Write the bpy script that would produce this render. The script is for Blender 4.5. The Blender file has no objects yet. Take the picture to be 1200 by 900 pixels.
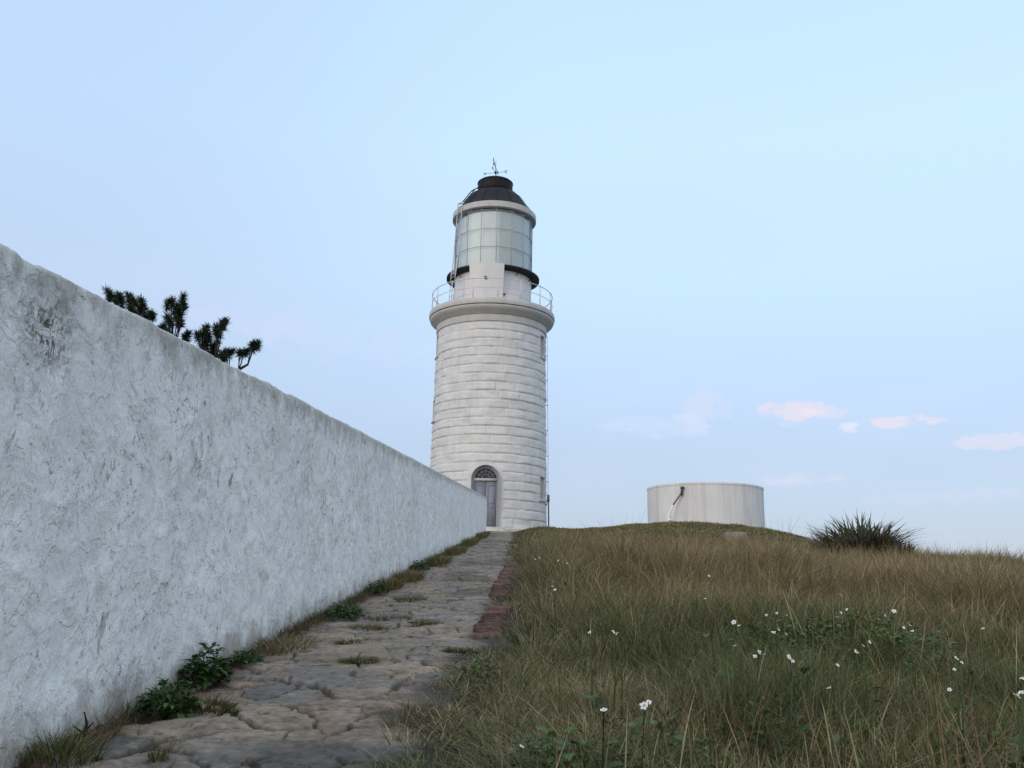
import bpy, math, random
import numpy as np
random.seed(7)
RNG = np.random.default_rng(11)
SC = bpy.context.scene
COL = SC.collection
PI = math.pi

# ------------------------------------------------------------------ camera
F, PITCH, ROLL = 1100.0, math.radians(13.0), math.radians(1.1)
CAM = np.array([0.0, 0.0, 0.75])
def _rx(a): c, s = math.cos(a), math.sin(a); return np.array([[1,0,0],[0,c,-s],[0,s,c]])
def _rz(a): c, s = math.cos(a), math.sin(a); return np.array([[c,-s,0],[s,c,0],[0,0,1]])
CM = _rx(PI/2 + PITCH) @ _rz(ROLL)
def ray(u, v): return CM @ np.array([(u-600)/F, (450-v)/F, -1.0])
def at(u, v, Y):
    d = ray(u, v); return CAM + d*(Y/d[1])
import mathutils
cd = bpy.data.cameras.new('camera'); cam = bpy.data.objects.new('camera', cd); COL.objects.link(cam)
cd.sensor_width = 36.0; cd.lens = 36.0*F/1200.0; cd.clip_start = 0.05; cd.clip_end = 20000
m4 = mathutils.Matrix([list(CM[i]) + [float(CAM[i])] for i in range(3)] + [[0,0,0,1]])
cam.matrix_world = m4
SC.camera = cam

# ------------------------------------------------------------------ noise
def _hash(i, j, s):
    h = (i.astype(np.int64)*374761393 + j.astype(np.int64)*668265263 + s*1442695041) & 0x7fffffff
    h = ((h ^ (h >> 13))*1274126177) & 0x7fffffff
    return ((h ^ (h >> 16)) & 0xffff)/65535.0
def vnoise(x, y, s=0):
    x = np.asarray(x, float); y = np.asarray(y, float)
    i = np.floor(x); j = np.floor(y); fx = x-i; fy = y-j
    fx = fx*fx*(3-2*fx); fy = fy*fy*(3-2*fy)
    a = _hash(i, j, s); b = _hash(i+1, j, s); c = _hash(i, j+1, s); d = _hash(i+1, j+1, s)
    return (a*(1-fx)+b*fx)*(1-fy) + (c*(1-fx)+d*fx)*fy
def fbm(x, y, s=0, o=4):
    t = 0; a = 0.5; n = 0
    for k in range(o):
        t = t + a*vnoise(x*2**k + 17.3*k, y*2**k - 9.1*k, s+k); n += a; a *= 0.5
    return t/n
def sstep(a, b, x):
    t = np.clip((x-a)/(b-a), 0, 1); return t*t*(3-2*t)

# ------------------------------------------------------------------ terrain
SL, DX, WX0, WH = 0.08824, 0.01261, -1.4388, 1.474
def wallx(y): return WX0 + DX*np.asarray(y, float)
KY = np.array([-5, 2.0, 2.96, 4.17, 5.55, 8.0, 9.07, 14.5, 46.0])
KX = np.array([-.50, -.42, -.40, -.40, -.23, -.13, -.17, -.04, .137])
def kerbx(y): return np.interp(y, KY, KX)
def base(y):
    y = np.asarray(y, float)
    return SL*np.where(y < 44.5, y, 44.5 + 2.5*(1-np.exp(-np.clip(y-44.5, 0, 60)/2.5)))
def tz(x, y, flat=False):
    x = np.asarray(x, float); y = np.asarray(y, float)
    z = base(y)
    sp = 1.5*np.logaddexp(0, (x-3)/1.5)
    xx = np.clip(x-9, 0, 6); far = np.clip(x-15, 0, None)
    drop = .035*sp + .06*xx*xx + .72*far
    k = .2*sstep(0.1, 1.3, x) + .5*sstep(2, 7, x)*(1-sstep(13, 18, x))
    g = np.exp(-((y-38)/np.where(y < 38, 7.0, 9.0))**2)
    z = z - drop + k*g
    right = sstep(.1, .8, x)
    z = z + right*(.16*(fbm(x*.55+3, y*.4, 5, 3)-.5)*sstep(2, 6, y) + .05*(fbm(x*2.1, y*2.1, 9, 2)-.5))
    z = z - .16*sstep(.5,1.2,x)*(1-sstep(3.0,4.2,x))*np.exp(-((y-8.6)/1.3)**2)
    lf = np.clip(-x-22, 0, None); z = z - .02*lf*lf/(1+lf*.03)
    bk = np.clip(y-53, 0, None); z = z - .03*bk*bk/(1+bk*.05)
    fr = np.clip(-y-25, 0, None); z = z - .02*fr*fr/(1+fr*.03)
    z = np.maximum(z, -32)
    inp = sstep(-.55, -.45, x-wallx(y))*(1-sstep(.16, .34, x-kerbx(y)))*(y < 45)
    return z - .07*inp
def hit(u, v, h=0.0):
    d = ray(u, v); d = d/d[1]; Y = 1.2
    while Y < 70:
        p = CAM + d*Y
        if p[2] <= float(tz(p[0], p[1])) + h: return p
        Y += .02 + Y*.002
    return CAM + d*40

# ------------------------------------------------------------------ mesh helpers
def mk(name, V, quads=None, tris=None, mat=None, parent=None, col=None, smooth=True, loc=None):
    V = np.asarray(V, np.float32).reshape(-1, 3)
    if loc is None and parent is not None: loc = ROOT[parent.name]
    if loc is not None: V = V - np.asarray(loc, np.float32)
    me = bpy.data.meshes.new(name)
    q = np.zeros((0, 4), np.int32) if quads is None or len(quads) == 0 else np.asarray(quads, np.int32)
    t = np.zeros((0, 3), np.int32) if tris is None or len(tris) == 0 else np.asarray(tris, np.int32)
    nl = q.size + t.size
    me.vertices.add(len(V)); me.vertices.foreach_set('co', V.ravel())
    me.loops.add(nl); me.loops.foreach_set('vertex_index', np.concatenate([q.ravel(), t.ravel()]).astype(np.int32))
    me.polygons.add(len(q)+len(t))
    ls = np.concatenate([np.arange(len(q))*4, q.size + np.arange(len(t))*3]).astype(np.int32)
    me.polygons.foreach_set('loop_start', ls)
    if smooth: me.polygons.foreach_set('use_smooth', np.ones(len(q)+len(t), bool))
    me.update(calc_edges=True); me.validate()
    if col is not None:
        a = me.attributes.new('tint', 'FLOAT_COLOR', 'POINT')
        c = np.ones((len(V), 4), np.float32); c[:, :3] = col
        a.data.foreach_set('color', c.ravel())
    if mat: me.materials.append(mat)
    o = bpy.data.objects.new(name, me); COL.objects.link(o)
    if parent is not None: o.parent = parent; ROOT[o.name] = np.asarray(loc, float)
    elif loc is not None: o.location = [float(c) for c in loc]; ROOT[o.name] = np.asarray(loc, float)
    else: ROOT[o.name] = np.zeros(3)
    return o
ROOT = {}
def thing(name, label, cat, loc, group=None):
    o = bpy.data.objects.new(name, None); COL.objects.link(o); o.location = [float(c) for c in loc]
    o.empty_display_size = .2
    ROOT[o.name] = np.asarray(loc, float); tag(o, label, cat, group); return o
def tag(o, label, cat, group=None):
    o['label'] = label; o['category'] = cat
    if group: o['group'] = group
    return o
def kind(o, k): o['kind'] = k; return o

class MB:
    def __init__(s): s.V = []; s.q = []; s.t = []; s.c = []
    def add(s, V, q=(), t=(), c=None):
        b = len(s.V); s.V += [tuple(map(float, v)) for v in V]
        s.q += [tuple(int(i)+b for i in f) for f in q]; s.t += [tuple(int(i)+b for i in f) for f in t]
        s.c += [c if c is not None else (1, 1, 1)]*len(V)
    def box(s, lo, hi, fn=None, c=None):
        x0, y0, z0 = lo; x1, y1, z1 = hi
        V = [(x0,y0,z0),(x1,y0,z0),(x1,y1,z0),(x0,y1,z0),(x0,y0,z1),(x1,y0,z1),(x1,y1,z1),(x0,y1,z1)]
        if fn: V = [fn(v) for v in V]
        s.add(V, [(0,3,2,1),(4,5,6,7),(0,1,5,4),(1,2,6,5),(2,3,7,6),(3,0,4,7)], c=c)
    def tube(s, pts, rad, n=8, c=None, caps=True):
        pts = [np.asarray(p, float) for p in pts]
        if not hasattr(rad, '__len__'): rad = [rad]*len(pts)
        V = []; up = np.array([0.0, 0, 1])
        for i, p in enumerate(pts):
            d = pts[min(i+1, len(pts)-1)] - pts[max(i-1, 0)]; d = d/(np.linalg.norm(d)+1e-9)
            a = np.cross(d, up)
            if np.linalg.norm(a) < .05: a = np.cross(d, np.array([1.0, 0, 0]))
            a /= np.linalg.norm(a); b = np.cross(d, a)
            for k in range(n):
                th = 2*PI*k/n; V.append(p + rad[i]*(math.cos(th)*a + math.sin(th)*b))
        q = []; t = []
        for i in range(len(pts)-1):
            for k in range(n): q.append((i*n+k, i*n+(k+1) % n, (i+1)*n+(k+1) % n, (i+1)*n+k))
        if caps:
            V.append(pts[0]); V.append(pts[-1]); e = len(V)
            for k in range(n):
                t.append((e-2, (k+1) % n, k)); t.append((e-1, (len(pts)-1)*n+k, (len(pts)-1)*n+(k+1) % n))
        s.add(V, q, t, c)
    def lathe(s, prof, cx, cy, n=96, closed=False):
        V = []; q = []; m = len(prof)
        for k in range(n):
            th = 2*PI*k/n
            for r, z in prof: V.append((cx + r*math.sin(th), cy - r*math.cos(th), z))
        for k in range(n):
            k2 = (k+1) % n
            for i in range(m-1 if not closed else m):
                j = (i+1) % m
                q.append((k*m+i, k2*m+i, k2*m+j, k*m+j))
        s.add(V, q)
    def build(s, name, mat, parent=None, smooth=False, loc=None, auto=True):
        o = mk(name, np.array(s.V), s.q, s.t, mat, parent, col=np.array(s.c), smooth=smooth, loc=loc)
        if smooth and auto: sharp(o)
        return o
def sharp(o, ang=35):
    try: o.data.set_sharp_from_angle(angle=math.radians(ang))
    except Exception: pass

# ------------------------------------------------------------------ materials
def lin(r, g, b):
    f = lambda c: ((c/255)/12.92 if c/255 <= .04045 else ((c/255+.055)/1.055)**2.4)
    return (f(r), f(g), f(b), 1)
class NT:
    def __init__(s, name):
        s.m = bpy.data.materials.new(name); s.m.use_nodes = True; s.t = s.m.node_tree
        s.t.nodes.clear(); s.out = s.n('ShaderNodeOutputMaterial')
        s.p = s.n('ShaderNodeBsdfPrincipled'); s.l(s.p.outputs[0], s.out.inputs[0])
    def n(s, ty, **k):
        nd = s.t.nodes.new(ty)
        for a, b in k.items(): setattr(nd, a, b)
        return nd
    def l(s, a, b): s.t.links.new(a, b)
    def pos(s, scale=(1,1,1)):
        g = s.n('ShaderNodeNewGeometry'); mp = s.n('ShaderNodeMapping'); mp.inputs['Scale'].default_value = scale
        s.l(g.outputs['Position'], mp.inputs[0]); return mp.outputs[0]
    def noise(s, vec, scale, detail=6, rough=.55, dist=0):
        nd = s.n('ShaderNodeTexNoise'); nd.inputs['Scale'].default_value = scale; nd.inputs['Detail'].default_value = detail
        nd.inputs['Roughness'].default_value = rough; nd.inputs['Distortion'].default_value = dist
        if vec is not None: s.l(vec, nd.inputs['Vector'])
        return nd.outputs['Fac']
    def ramp(s, fac, stops):
        r = s.n('ShaderNodeValToRGB'); e = r.color_ramp.elements
        while len(e) < len(stops): e.new(.5)
        for x, (p, c) in zip(e, stops):
            x.position = p; x.color = c if hasattr(c, '__len__') else (c, c, c, 1)
        s.l(fac, r.inputs[0]); return r.outputs[0]
    def mix(s, fac, a, b, mode='MIX'):
        m = s.n('ShaderNodeMix', data_type='RGBA', blend_type=mode)
        for i, v in ((0, fac), (6, a), (7, b)):
            if hasattr(v, 'is_linked'): s.l(v, m.inputs[i])
            else: m.inputs[i].default_value = v
        return m.outputs[2]
    def math(s, op, a, b=None, clamp=False):
        m = s.n('ShaderNodeMath', operation=op, use_clamp=clamp)
        for i, v in enumerate((a, b)):
            if v is None: continue
            if hasattr(v, 'is_linked'): s.l(v, m.inputs[i])
            else: m.inputs[i].default_value = v
        return m.outputs[0]
    def bump(s, h, strength=.5, dist=.01, prev=None):
        b = s.n('ShaderNodeBump'); b.inputs['Strength'].default_value = strength; b.inputs['Distance'].default_value = dist
        s.l(h, b.inputs['Height'])
        if prev is not None: s.l(prev, b.inputs['Normal'])
        return b.outputs[0]
    def set(s, color=None, rough=None, normal=None, spec=None, metal=None):
        p = s.p
        for nm, v in (('Base Color', color), ('Roughness', rough), ('Normal', normal), ('Specular IOR Level', spec), ('Metallic', metal)):
            if v is None: continue
            if hasattr(v, 'is_linked'): s.l(v, p.inputs[nm])
            else: p.inputs[nm].default_value = v
        return s.m
def simple(name, c, rough=.6, var=.12, scale=8, spec=.3, metal=0, bump=.1):
    t = NT(name); v = t.pos(); f = t.noise(v, scale, 6)
    a = tuple(x*(1-var) for x in c[:3]) + (1,); b = tuple(min(1, x*(1+var)) for x in c[:3]) + (1,)
    return t.set(t.ramp(f, [(.3, a), (.7, b)]), rough, t.bump(t.noise(v, scale*4, 4), bump, .01), spec, metal)
def leafmat(name, transl=.3, rough=.6, var=.25, scale=25):
    t = NT(name); a = t.n('ShaderNodeAttribute', attribute_name='tint')
    f = t.noise(t.pos(), scale, 3)
    c = t.mix(1.0, a.outputs['Color'], t.ramp(f, [(.25, 1-var), (.75, 1+0*var)]), 'MULTIPLY')
    t.set(c, rough, None, .2)
    tr = t.n('ShaderNodeBsdfTranslucent'); t.l(c, tr.inputs[0])
    mx = t.n('ShaderNodeMixShader'); mx.inputs[0].default_value = transl
    t.l(t.p.outputs[0], mx.inputs[1]); t.l(tr.outputs[0], mx.inputs[2]); t.l(mx.outputs[0], t.out.inputs[0])
    return t.m

M = {}
# whitewashed render of the long wall
def wall_mat():
    t = NT('whitewash_render'); v = t.pos(); vs = t.pos((1, 1, .32))
    big = t.noise(v, 1.1, 8, .62); mid = t.noise(v, 5.5, 8, .68, .6); drip = t.noise(vs, 9, 6, .6, .3)
    c = t.ramp(mid, [(.24, (.68,.69,.70,1)), (.42, (.83,.845,.855,1)), (.62, (.92,.93,.935,1))])
    c = t.mix(t.ramp(big, [(.36, .40), (.58, 0)]), c, (.60,.61,.615,1))
    c = t.mix(t.ramp(drip, [(.28, .3), (.42, 0)]), c, (.52,.525,.525,1))
    fleck = t.noise(v, 55, 4, .65)
    c = t.mix(t.ramp(fleck, [(.30, .30), (.42, 0)]), c, (.50,.505,.50,1))
    sm = t.noise(v, 9, 8, .75, .5)
    c = t.mix(t.ramp(sm, [(.33, .6), (.45, 0)]), c, (.46,.465,.465,1))
    coat = t.ramp(t.noise(v, 4.2, 6, .62, .4), [(.495, 0), (.515, 1)])
    coat2 = t.ramp(t.noise(vs, 8.5, 5, .62, .6), [(.55, 0), (.575, 1)])
    c = t.mix(t.math('MULTIPLY', coat, .35), c, (.90,.905,.91,1))
    # pits and flakes where the wash has come away
    sp = t.noise(v, 26, 7, .72, .8); gate = t.noise(v, 2.1, 5, .6)
    f = t.math('MULTIPLY', t.ramp(sp, [(.575, 0), (.64, 1)]), t.ramp(gate, [(.46, 0), (.60, .95)]))
    c = t.mix(f, c, (.20,.195,.175,1))
    chip = t.noise(t.pos((1, 1, .55)), 11, 5, .6, 1.4); cgate = t.noise(v, 1.6, 4, .5)
    fc = t.math('MULTIPLY', t.ramp(chip, [(.635, 0), (.66, 1)]), t.ramp(cgate, [(.44, 0), (.58, .9)]))
    c = t.mix(fc, c, (.30,.30,.285,1))
    sp2 = t.n('ShaderNodeSeparateXYZ'); g2 = t.n('ShaderNodeNewGeometry'); t.l(g2.outputs['Position'], sp2.inputs[0])
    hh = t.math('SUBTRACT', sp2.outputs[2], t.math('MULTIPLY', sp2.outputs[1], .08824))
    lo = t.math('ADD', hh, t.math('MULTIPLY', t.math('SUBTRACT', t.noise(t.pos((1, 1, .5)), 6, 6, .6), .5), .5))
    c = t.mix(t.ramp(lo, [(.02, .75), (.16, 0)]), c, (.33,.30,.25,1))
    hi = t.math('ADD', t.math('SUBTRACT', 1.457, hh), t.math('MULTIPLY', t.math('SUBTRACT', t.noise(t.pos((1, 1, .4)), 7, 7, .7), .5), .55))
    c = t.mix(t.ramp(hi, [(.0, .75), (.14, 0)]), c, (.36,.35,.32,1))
    # dark worn patch under the coping close to the near end
    g = t.n('ShaderNodeNewGeometry'); sub = t.n('ShaderNodeVectorMath', operation='SUBTRACT'); sub.inputs[1].default_value = (-1.4, 2.74, 1.52)
    t.l(g.outputs['Position'], sub.inputs[0]); sc_ = t.n('ShaderNodeVectorMath', operation='MULTIPLY'); sc_.inputs[1].default_value = (1, 4.6, 6.5)
    t.l(sub.outputs[0], sc_.inputs[0]); ln = t.n('ShaderNodeVectorMath', operation='LENGTH'); t.l(sc_.outputs[0], ln.inputs[0])
    near = t.ramp(ln.outputs['Value'], [(.25, 1), (1.0, 0)])
    wp = t.math('MULTIPLY', near, t.ramp(t.noise(v, 30, 6, .75, 1.2), [(.47, 0), (.55, .95)]))
    c = t.mix(wp, c, (.11,.10,.085,1))
    # hairline cracks
    dis = t.n('ShaderNodeTexNoise'); dis.inputs['Scale'].default_value = 3.2; dis.inputs['Detail'].default_value = 7; t.l(v, dis.inputs['Vector'])
    ad = t.n('ShaderNodeVectorMath', operation='MULTIPLY_ADD'); ad.inputs[1].default_value = (.9, .9, .9)
    t.l(dis.outputs['Color'], ad.inputs[0]); t.l(t.pos((1, 1, .55)), ad.inputs[2])
    vo = t.n('ShaderNodeTexVoronoi', feature='DISTANCE_TO_EDGE'); vo.inputs['Scale'].default_value = 1.5; t.l(ad.outputs[0], vo.inputs['Vector'])
    cg = t.ramp(t.noise(v, 1.7, 5), [(.52, 0), (.63, .7)])
    cr = t.math('MULTIPLY', t.ramp(vo.outputs['Distance'], [(0, 1), (.016, 0)]), cg)
    c = t.mix(cr, c, (.20,.19,.17,1))
    h = t.noise(v, 60, 5, .65); h2 = t.noise(v, 14, 7, .7, .5)
    nb = t.bump(t.noise(v, 5.5, 4, .5, .3), .95, .040); nb = t.bump(h2, .75, .016, nb); nb = t.bump(h, .12, .003, nb); nb = t.bump(coat, .60, .006, nb); nb = t.bump(coat2, .5, .005, nb)
    nb = t.bump(t.math('SUBTRACT', 1.0, t.math('ADD', t.math('ADD', cr, f), fc)), .6, .006, nb)
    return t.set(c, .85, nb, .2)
M['wall'] = wall_mat()

def stone_white():
    t = NT('white_painted_granite'); v = t.pos(); vs = t.pos((1, 1, .16))
    c = t.ramp(t.noise(v, 1.3, 8, .65), [(.3, (.565,.568,.575,1)), (.62, (.68,.685,.695,1))])
    c = t.mix(t.ramp(t.noise(vs, 3.2, 7, .65), [(.28, .4), (.5, 0)]), c, (.47,.465,.46,1))
    c = t.mix(t.ramp(t.noise(v, 7, 8, .7), [(.56, 0), (.72, .42)]), c, (.37,.365,.355,1))
    nb = t.bump(t.noise(v, 9, 7, .65), .5, .02)
    return t.set(c, .75, nb, .25)
M['tower'] = stone_white()
M['trim'] = simple('weathered_white_paint', (.50,.495,.49), .6, .10, 3)
M['roomwhite'] = simple('white_painted_iron', (.68,.675,.69), .5, .05, 2)
M['rail'] = simple('grey_white_rail_paint', (.62,.62,.64), .5, .1, 6)
M['black'] = simple('black_roof_paint', (.010,.010,.013), .6, .3, 5, .22)
M['dark'] = simple('dark_opening', (.03,.032,.036), .5, .2, 4)
M['door'] = simple('grey_mauve_door_paint', (.235,.245,.31), .5, .06, 4)
M['doorframe'] = simple('grey_frame_paint', (.31,.32,.36), .5, .06, 4)
M['curtain'] = simple('pale_lantern_curtain', (.76,.80,.82), .85, .05, .8)
M['mull'] = simple('pale_glazing_bar', (.36,.37,.385), .5, .08, 5)
M['vane'] = simple('dull_iron', (.045,.045,.05), .5, .2, 5)
M['winpane'] = simple('dusty_window_glass', (.20,.205,.215), .2, .2, 3, .5)
M['winframe'] = simple('old_window_frame', (.42,.41,.40), .6, .1, 5)
M['pipe'] = simple('dark_downpipe', (.13,.125,.13), .6, .2, 6)
M['cement'] = simple('pale_cement_step', (.55,.53,.50), .85, .15, 5)
def glass():
    t = NT('lantern_glass'); t.t.nodes.remove(t.p)
    tr = t.n('ShaderNodeBsdfTransparent'); tr.inputs[0].default_value = (.96, .985, .98, 1)
    gl = t.n('ShaderNodeBsdfGlossy'); gl.inputs['Roughness'].default_value = .02; gl.inputs[0].default_value = (.9, .97, 1, 1)
    lw = t.n('ShaderNodeFresnel'); lw.inputs[0].default_value = 1.5
    mx = t.n('ShaderNodeMixShader'); t.l(t.math('ADD', lw.outputs[0], .08, True), mx.inputs[0])
    t.l(tr.outputs[0], mx.inputs[1]); t.l(gl.outputs[0], mx.inputs[2]); t.l(mx.outputs[0], t.out.inputs[0]); return t.m
M['glass'] = glass()
def tankmat():
    t = NT('stained_white_cement'); v = t.pos(); vs = t.pos((1, 1, .03)); vt = t.pos((1, 1, .12))
    c = t.ramp(t.noise(v, 1.2, 6), [(.3, (.61,.615,.63,1)), (.7, (.69,.695,.71,1))])
    c = t.mix(t.ramp(t.noise(vs, 2.6, 5, .6), [(.36, .55), (.50, 0)]), c, (.50,.495,.49,1))
    c = t.mix(t.ramp(t.noise(vs, 9, 3, .5), [(.36, .35), (.46, 0)]), c, (.50,.50,.495,1))
    c = t.mix(t.ramp(t.noise(vt, 7, 6, .7), [(.30, .5), (.44, 0)]), c, (.46,.45,.43,1))
    return t.set(c, .85, t.bump(t.noise(v, 20, 5), .2, .01), .2)
M['tank'] = tankmat()
def groundmat():
    t = NT('turf_soil'); v = t.pos()
    c = t.ramp(t.noise(v, 1.4, 8, .65), [(.3, (.045,.042,.022,1)), (.5, (.075,.065,.035,1)), (.7, (.115,.09,.05,1))])
    c = t.mix(t.ramp(t.noise(v, 24, 6, .7), [(.4, .6), (.6, 0)]), c, (.035,.045,.018,1))
    return t.set(c, .95, t.bump(t.noise(v, 30, 6, .7), .8, .03), .1)
M['ground'] = groundmat()
def seamat():
    t = NT('sea_water'); v = t.pos()
    return t.set((.05,.09,.12,1), .15, t.bump(t.noise(v, .25, 8), .4, .4), .5)
M['sea'] = seamat()
def tinted(name, rough=.85, spec=.2, scale=30, bscale=45, bstr=.6, bdist=.006, var=.3):
    t = NT(name); a = t.n('ShaderNodeAttribute', attribute_name='tint'); v = t.pos()
    c = t.mix(1.0, a.outputs['Color'], t.ramp(t.noise(v, scale, 8, .7), [(.28, 1-var), (.72, 1+var)]), 'MULTIPLY')
    return t.set(c, rough, t.bump(t.noise(v, bscale, 8, .7), bstr, bdist), spec)
M['paving'] = tinted('worn_flagstone', .8, .25, 26, 52, .9, .007, .5)
M['brick'] = tinted('old_red_brick', .9, .15, 30, 45, 1.0, .014, .6)
M['grass'] = leafmat('grass_blade', .25)
M['leaf'] = leafmat('weed_leaf', .2, .45, .35, 40)
M['bark'] = simple('pine_bark', (.042,.034,.030), .9, .35, 30, .1, 0, .8)
M['needle'] = leafmat('pine_needle', .15, .5)
M['petal'] = simple('white_petal', (.74,.74,.71), .6, .04, 20)
M['pollen'] = simple('yellow_flower_centre', (.55,.36,.05), .8, .2, 200)
M['stem'] = simple('green_stem', (.06,.085,.03), .7, .2, 20)
M['rust'] = simple('rusty_red_pipe', (.20,.075,.06), .8, .4, 14)
M['whitepipe'] = simple('white_plastic_pipe', (.78,.77,.76), .5, .06, 8)
M['rock'] = simple('pale_concrete_block', (.26,.22,.185), .95, .25, 9, .1, 0, .6)

# ------------------------------------------------------------------ ground, sea
def axis(parts):
    out = []
    for a, b, n in parts: out += list(np.linspace(a, b, n, endpoint=False))
    return np.array(out + [parts[-1][1]])
def grid(xs, ys):
    X, Y = np.meshgrid(xs, ys, indexing='ij'); n = len(ys)
    i = np.arange(len(xs)-1)[:, None]*n + np.arange(n-1)[None, :]
    q = np.stack([i, i+n, i+n+1, i+1], -1).reshape(-1, 4); return X, Y, q
xs = axis([(-500,-60,14),(-60,-3,40),(-3,-1,20),(-1,1.2,55),(1.2,16,180),(16,40,40),(40,500,16)])
ys = axis([(-500,-30,14),(-30,1,30),(1,12,160),(12,50,210),(50,90,40),(90,600,16)])
X, Y, q = grid(xs, ys)
kind(mk('ground', np.stack([X, Y, tz(X, Y)], -1), q, mat=M['ground']), 'structure')
xs = np.linspace(-9000, 9000, 40); X, Y, q = grid(xs, xs)
kind(mk('sea', np.stack([X, Y, np.full_like(X, -30.0)], -1), q, mat=M['sea']), 'structure')

# ------------------------------------------------------------------ stone path
def path():
    ys = [-4.0]
    while ys[-1] < 44.6: ys.append(ys[-1] + max(.009, .0032*abs(ys[-1]) if ys[-1] > 1 else .05))
    ys = np.array(ys); nx = 230
    S = np.linspace(0, 1, nx)
    YY, SS = np.meshgrid(ys, S, indexing='ij')
    xl = wallx(YY) - .05; xr = kerbx(YY) + .26
    XX = xl + (xr-xl)*SS
    # irregular flags: nearest / second nearest seed
    wx = XX + .17*(fbm(XX*4, YY*4, 31, 5)-.5); wy = YY + .17*(fbm(XX*4, YY*4, 41, 5)-.5)
    cs = .25; gx = np.floor(wx/cs); gy = np.floor(wy/(cs*1.15))
    d1 = np.full(XX.shape, 9.0); d2 = d1.copy(); idx = np.zeros(XX.shape); sx = np.zeros(XX.shape); sy = np.zeros(XX.shape)
    for a in (-2,-1,0,1,2):
        for b in (-2,-1,0,1,2):
            i = gx+a; j = gy+b
            px = (i+.08+.84*_hash(i, j, 3))*cs; py = (j+.08+.84*_hash(i, j, 4))*cs*1.15
            w = .6+.9*_hash(i, j, 6)
            d = np.hypot(wx-px, wy-py)/w
            l1 = d < d1; l2 = (~l1) & (d < d2)
            d2 = np.where(l1, d1, np.where(l2, d, d2))
            idx = np.where(l1, _hash(i, j, 5), idx); sx = np.where(l1, px, sx); sy = np.where(l1, py, sy)
            d1 = np.where(l1, d, d1)
    e = d2-d1
    gap = (1-sstep(.004, .018, e))*sstep(.22, .42, fbm(XX*2.6, YY*2.6, 121, 3))
    tilt = (XX-sx)*(idx*7 % 1-.5)*.14 + (YY-sy)*(idx*13 % 1-.5)*.14
    led = np.floor(7*fbm(XX*1.8, YY*4.5, 131, 4))/7
    hgt = .018 + .012*(idx*29 % 1-.5) + tilt*.45  + .007*(fbm(XX*5, YY*9, 51, 5)-.5) + .012*(led-.5) + .03*(fbm(XX*1.2, YY*.8, 61, 3)-.5) - .007*sstep(.50, .505, fbm(XX*3.4, YY*6.5, 181, 4)) - .006*sstep(.60, .605, fbm(XX*5.2, YY*9, 191, 4))
    Z = base(YY) + hgt*(1-gap) - .007*gap - .05*sstep(-.06, .0, XX-xr)
    # colours of the stones themselves: grey, buff, brown, reddish
    pal = np.array([(.265,.212,.163),(.22,.188,.158),(.285,.227,.168),(.245,.182,.14),(.172,.155,.140),(.27,.217,.172),(.23,.188,.145)])
    c = pal[(idx*977 % 7).astype(int)]
    c = c*(.55+.9*fbm(XX*8, YY*12, 71, 5))[..., None]; fl = sstep(.60, .68, fbm(XX*11, YY*15, 141, 4))[..., None]; c = c*(1-.5*fl)+np.array([.34,.29,.25])*.5*fl
    lich = sstep(.58, .70, fbm(XX*2.3+8, YY*2.3, 91, 4))[..., None]
    c = c*(1-.45*lich) + np.array([.18,.175,.17])*.45*lich
    soil = np.array([.060,.047,.034])
    edge = sstep(.20, .02, XX-wallx(YY)-.06*fbm(YY*2, YY*0, 97, 3)); vr = sstep(-.05, .12, XX-kerbx(YY)-.3*(fbm(YY*2.2, YY*0, 501, 4)-.45))
    crk = (1-sstep(.0, .010, np.abs(fbm(XX*3.1+2, YY*5.5, 161, 4)-.5)))*sstep(.44, .52, fbm(XX*1.4, YY*1.4, 171, 3)); Z = Z - .006*crk
    dirt = np.clip(np.maximum(np.maximum(np.maximum(gap, crk)*.9, edge*.9), vr*.9) + .5*sstep(.56, .70, fbm(XX*1.7, YY*1.1, 101, 4)), 0, 1)[..., None]
    red = np.array([.105,.055,.038])
    soil = np.array([.040,.032,.024]); sc = soil*(1-edge[..., None]) + red*edge[..., None]
    c = c*(1-dirt) + sc*dirt
    n = nx; i = np.arange(len(ys)-1)[:, None]*n + np.arange(n-1)[None, :]
    q = np.stack([i, i+1, i+n+1, i+n], -1).reshape(-1, 4)
    return mk('path', np.stack([XX, YY, Z], -1), q, mat=M['paving'], col=c.reshape(-1, 3))
kind(path(), 'structure')

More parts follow.
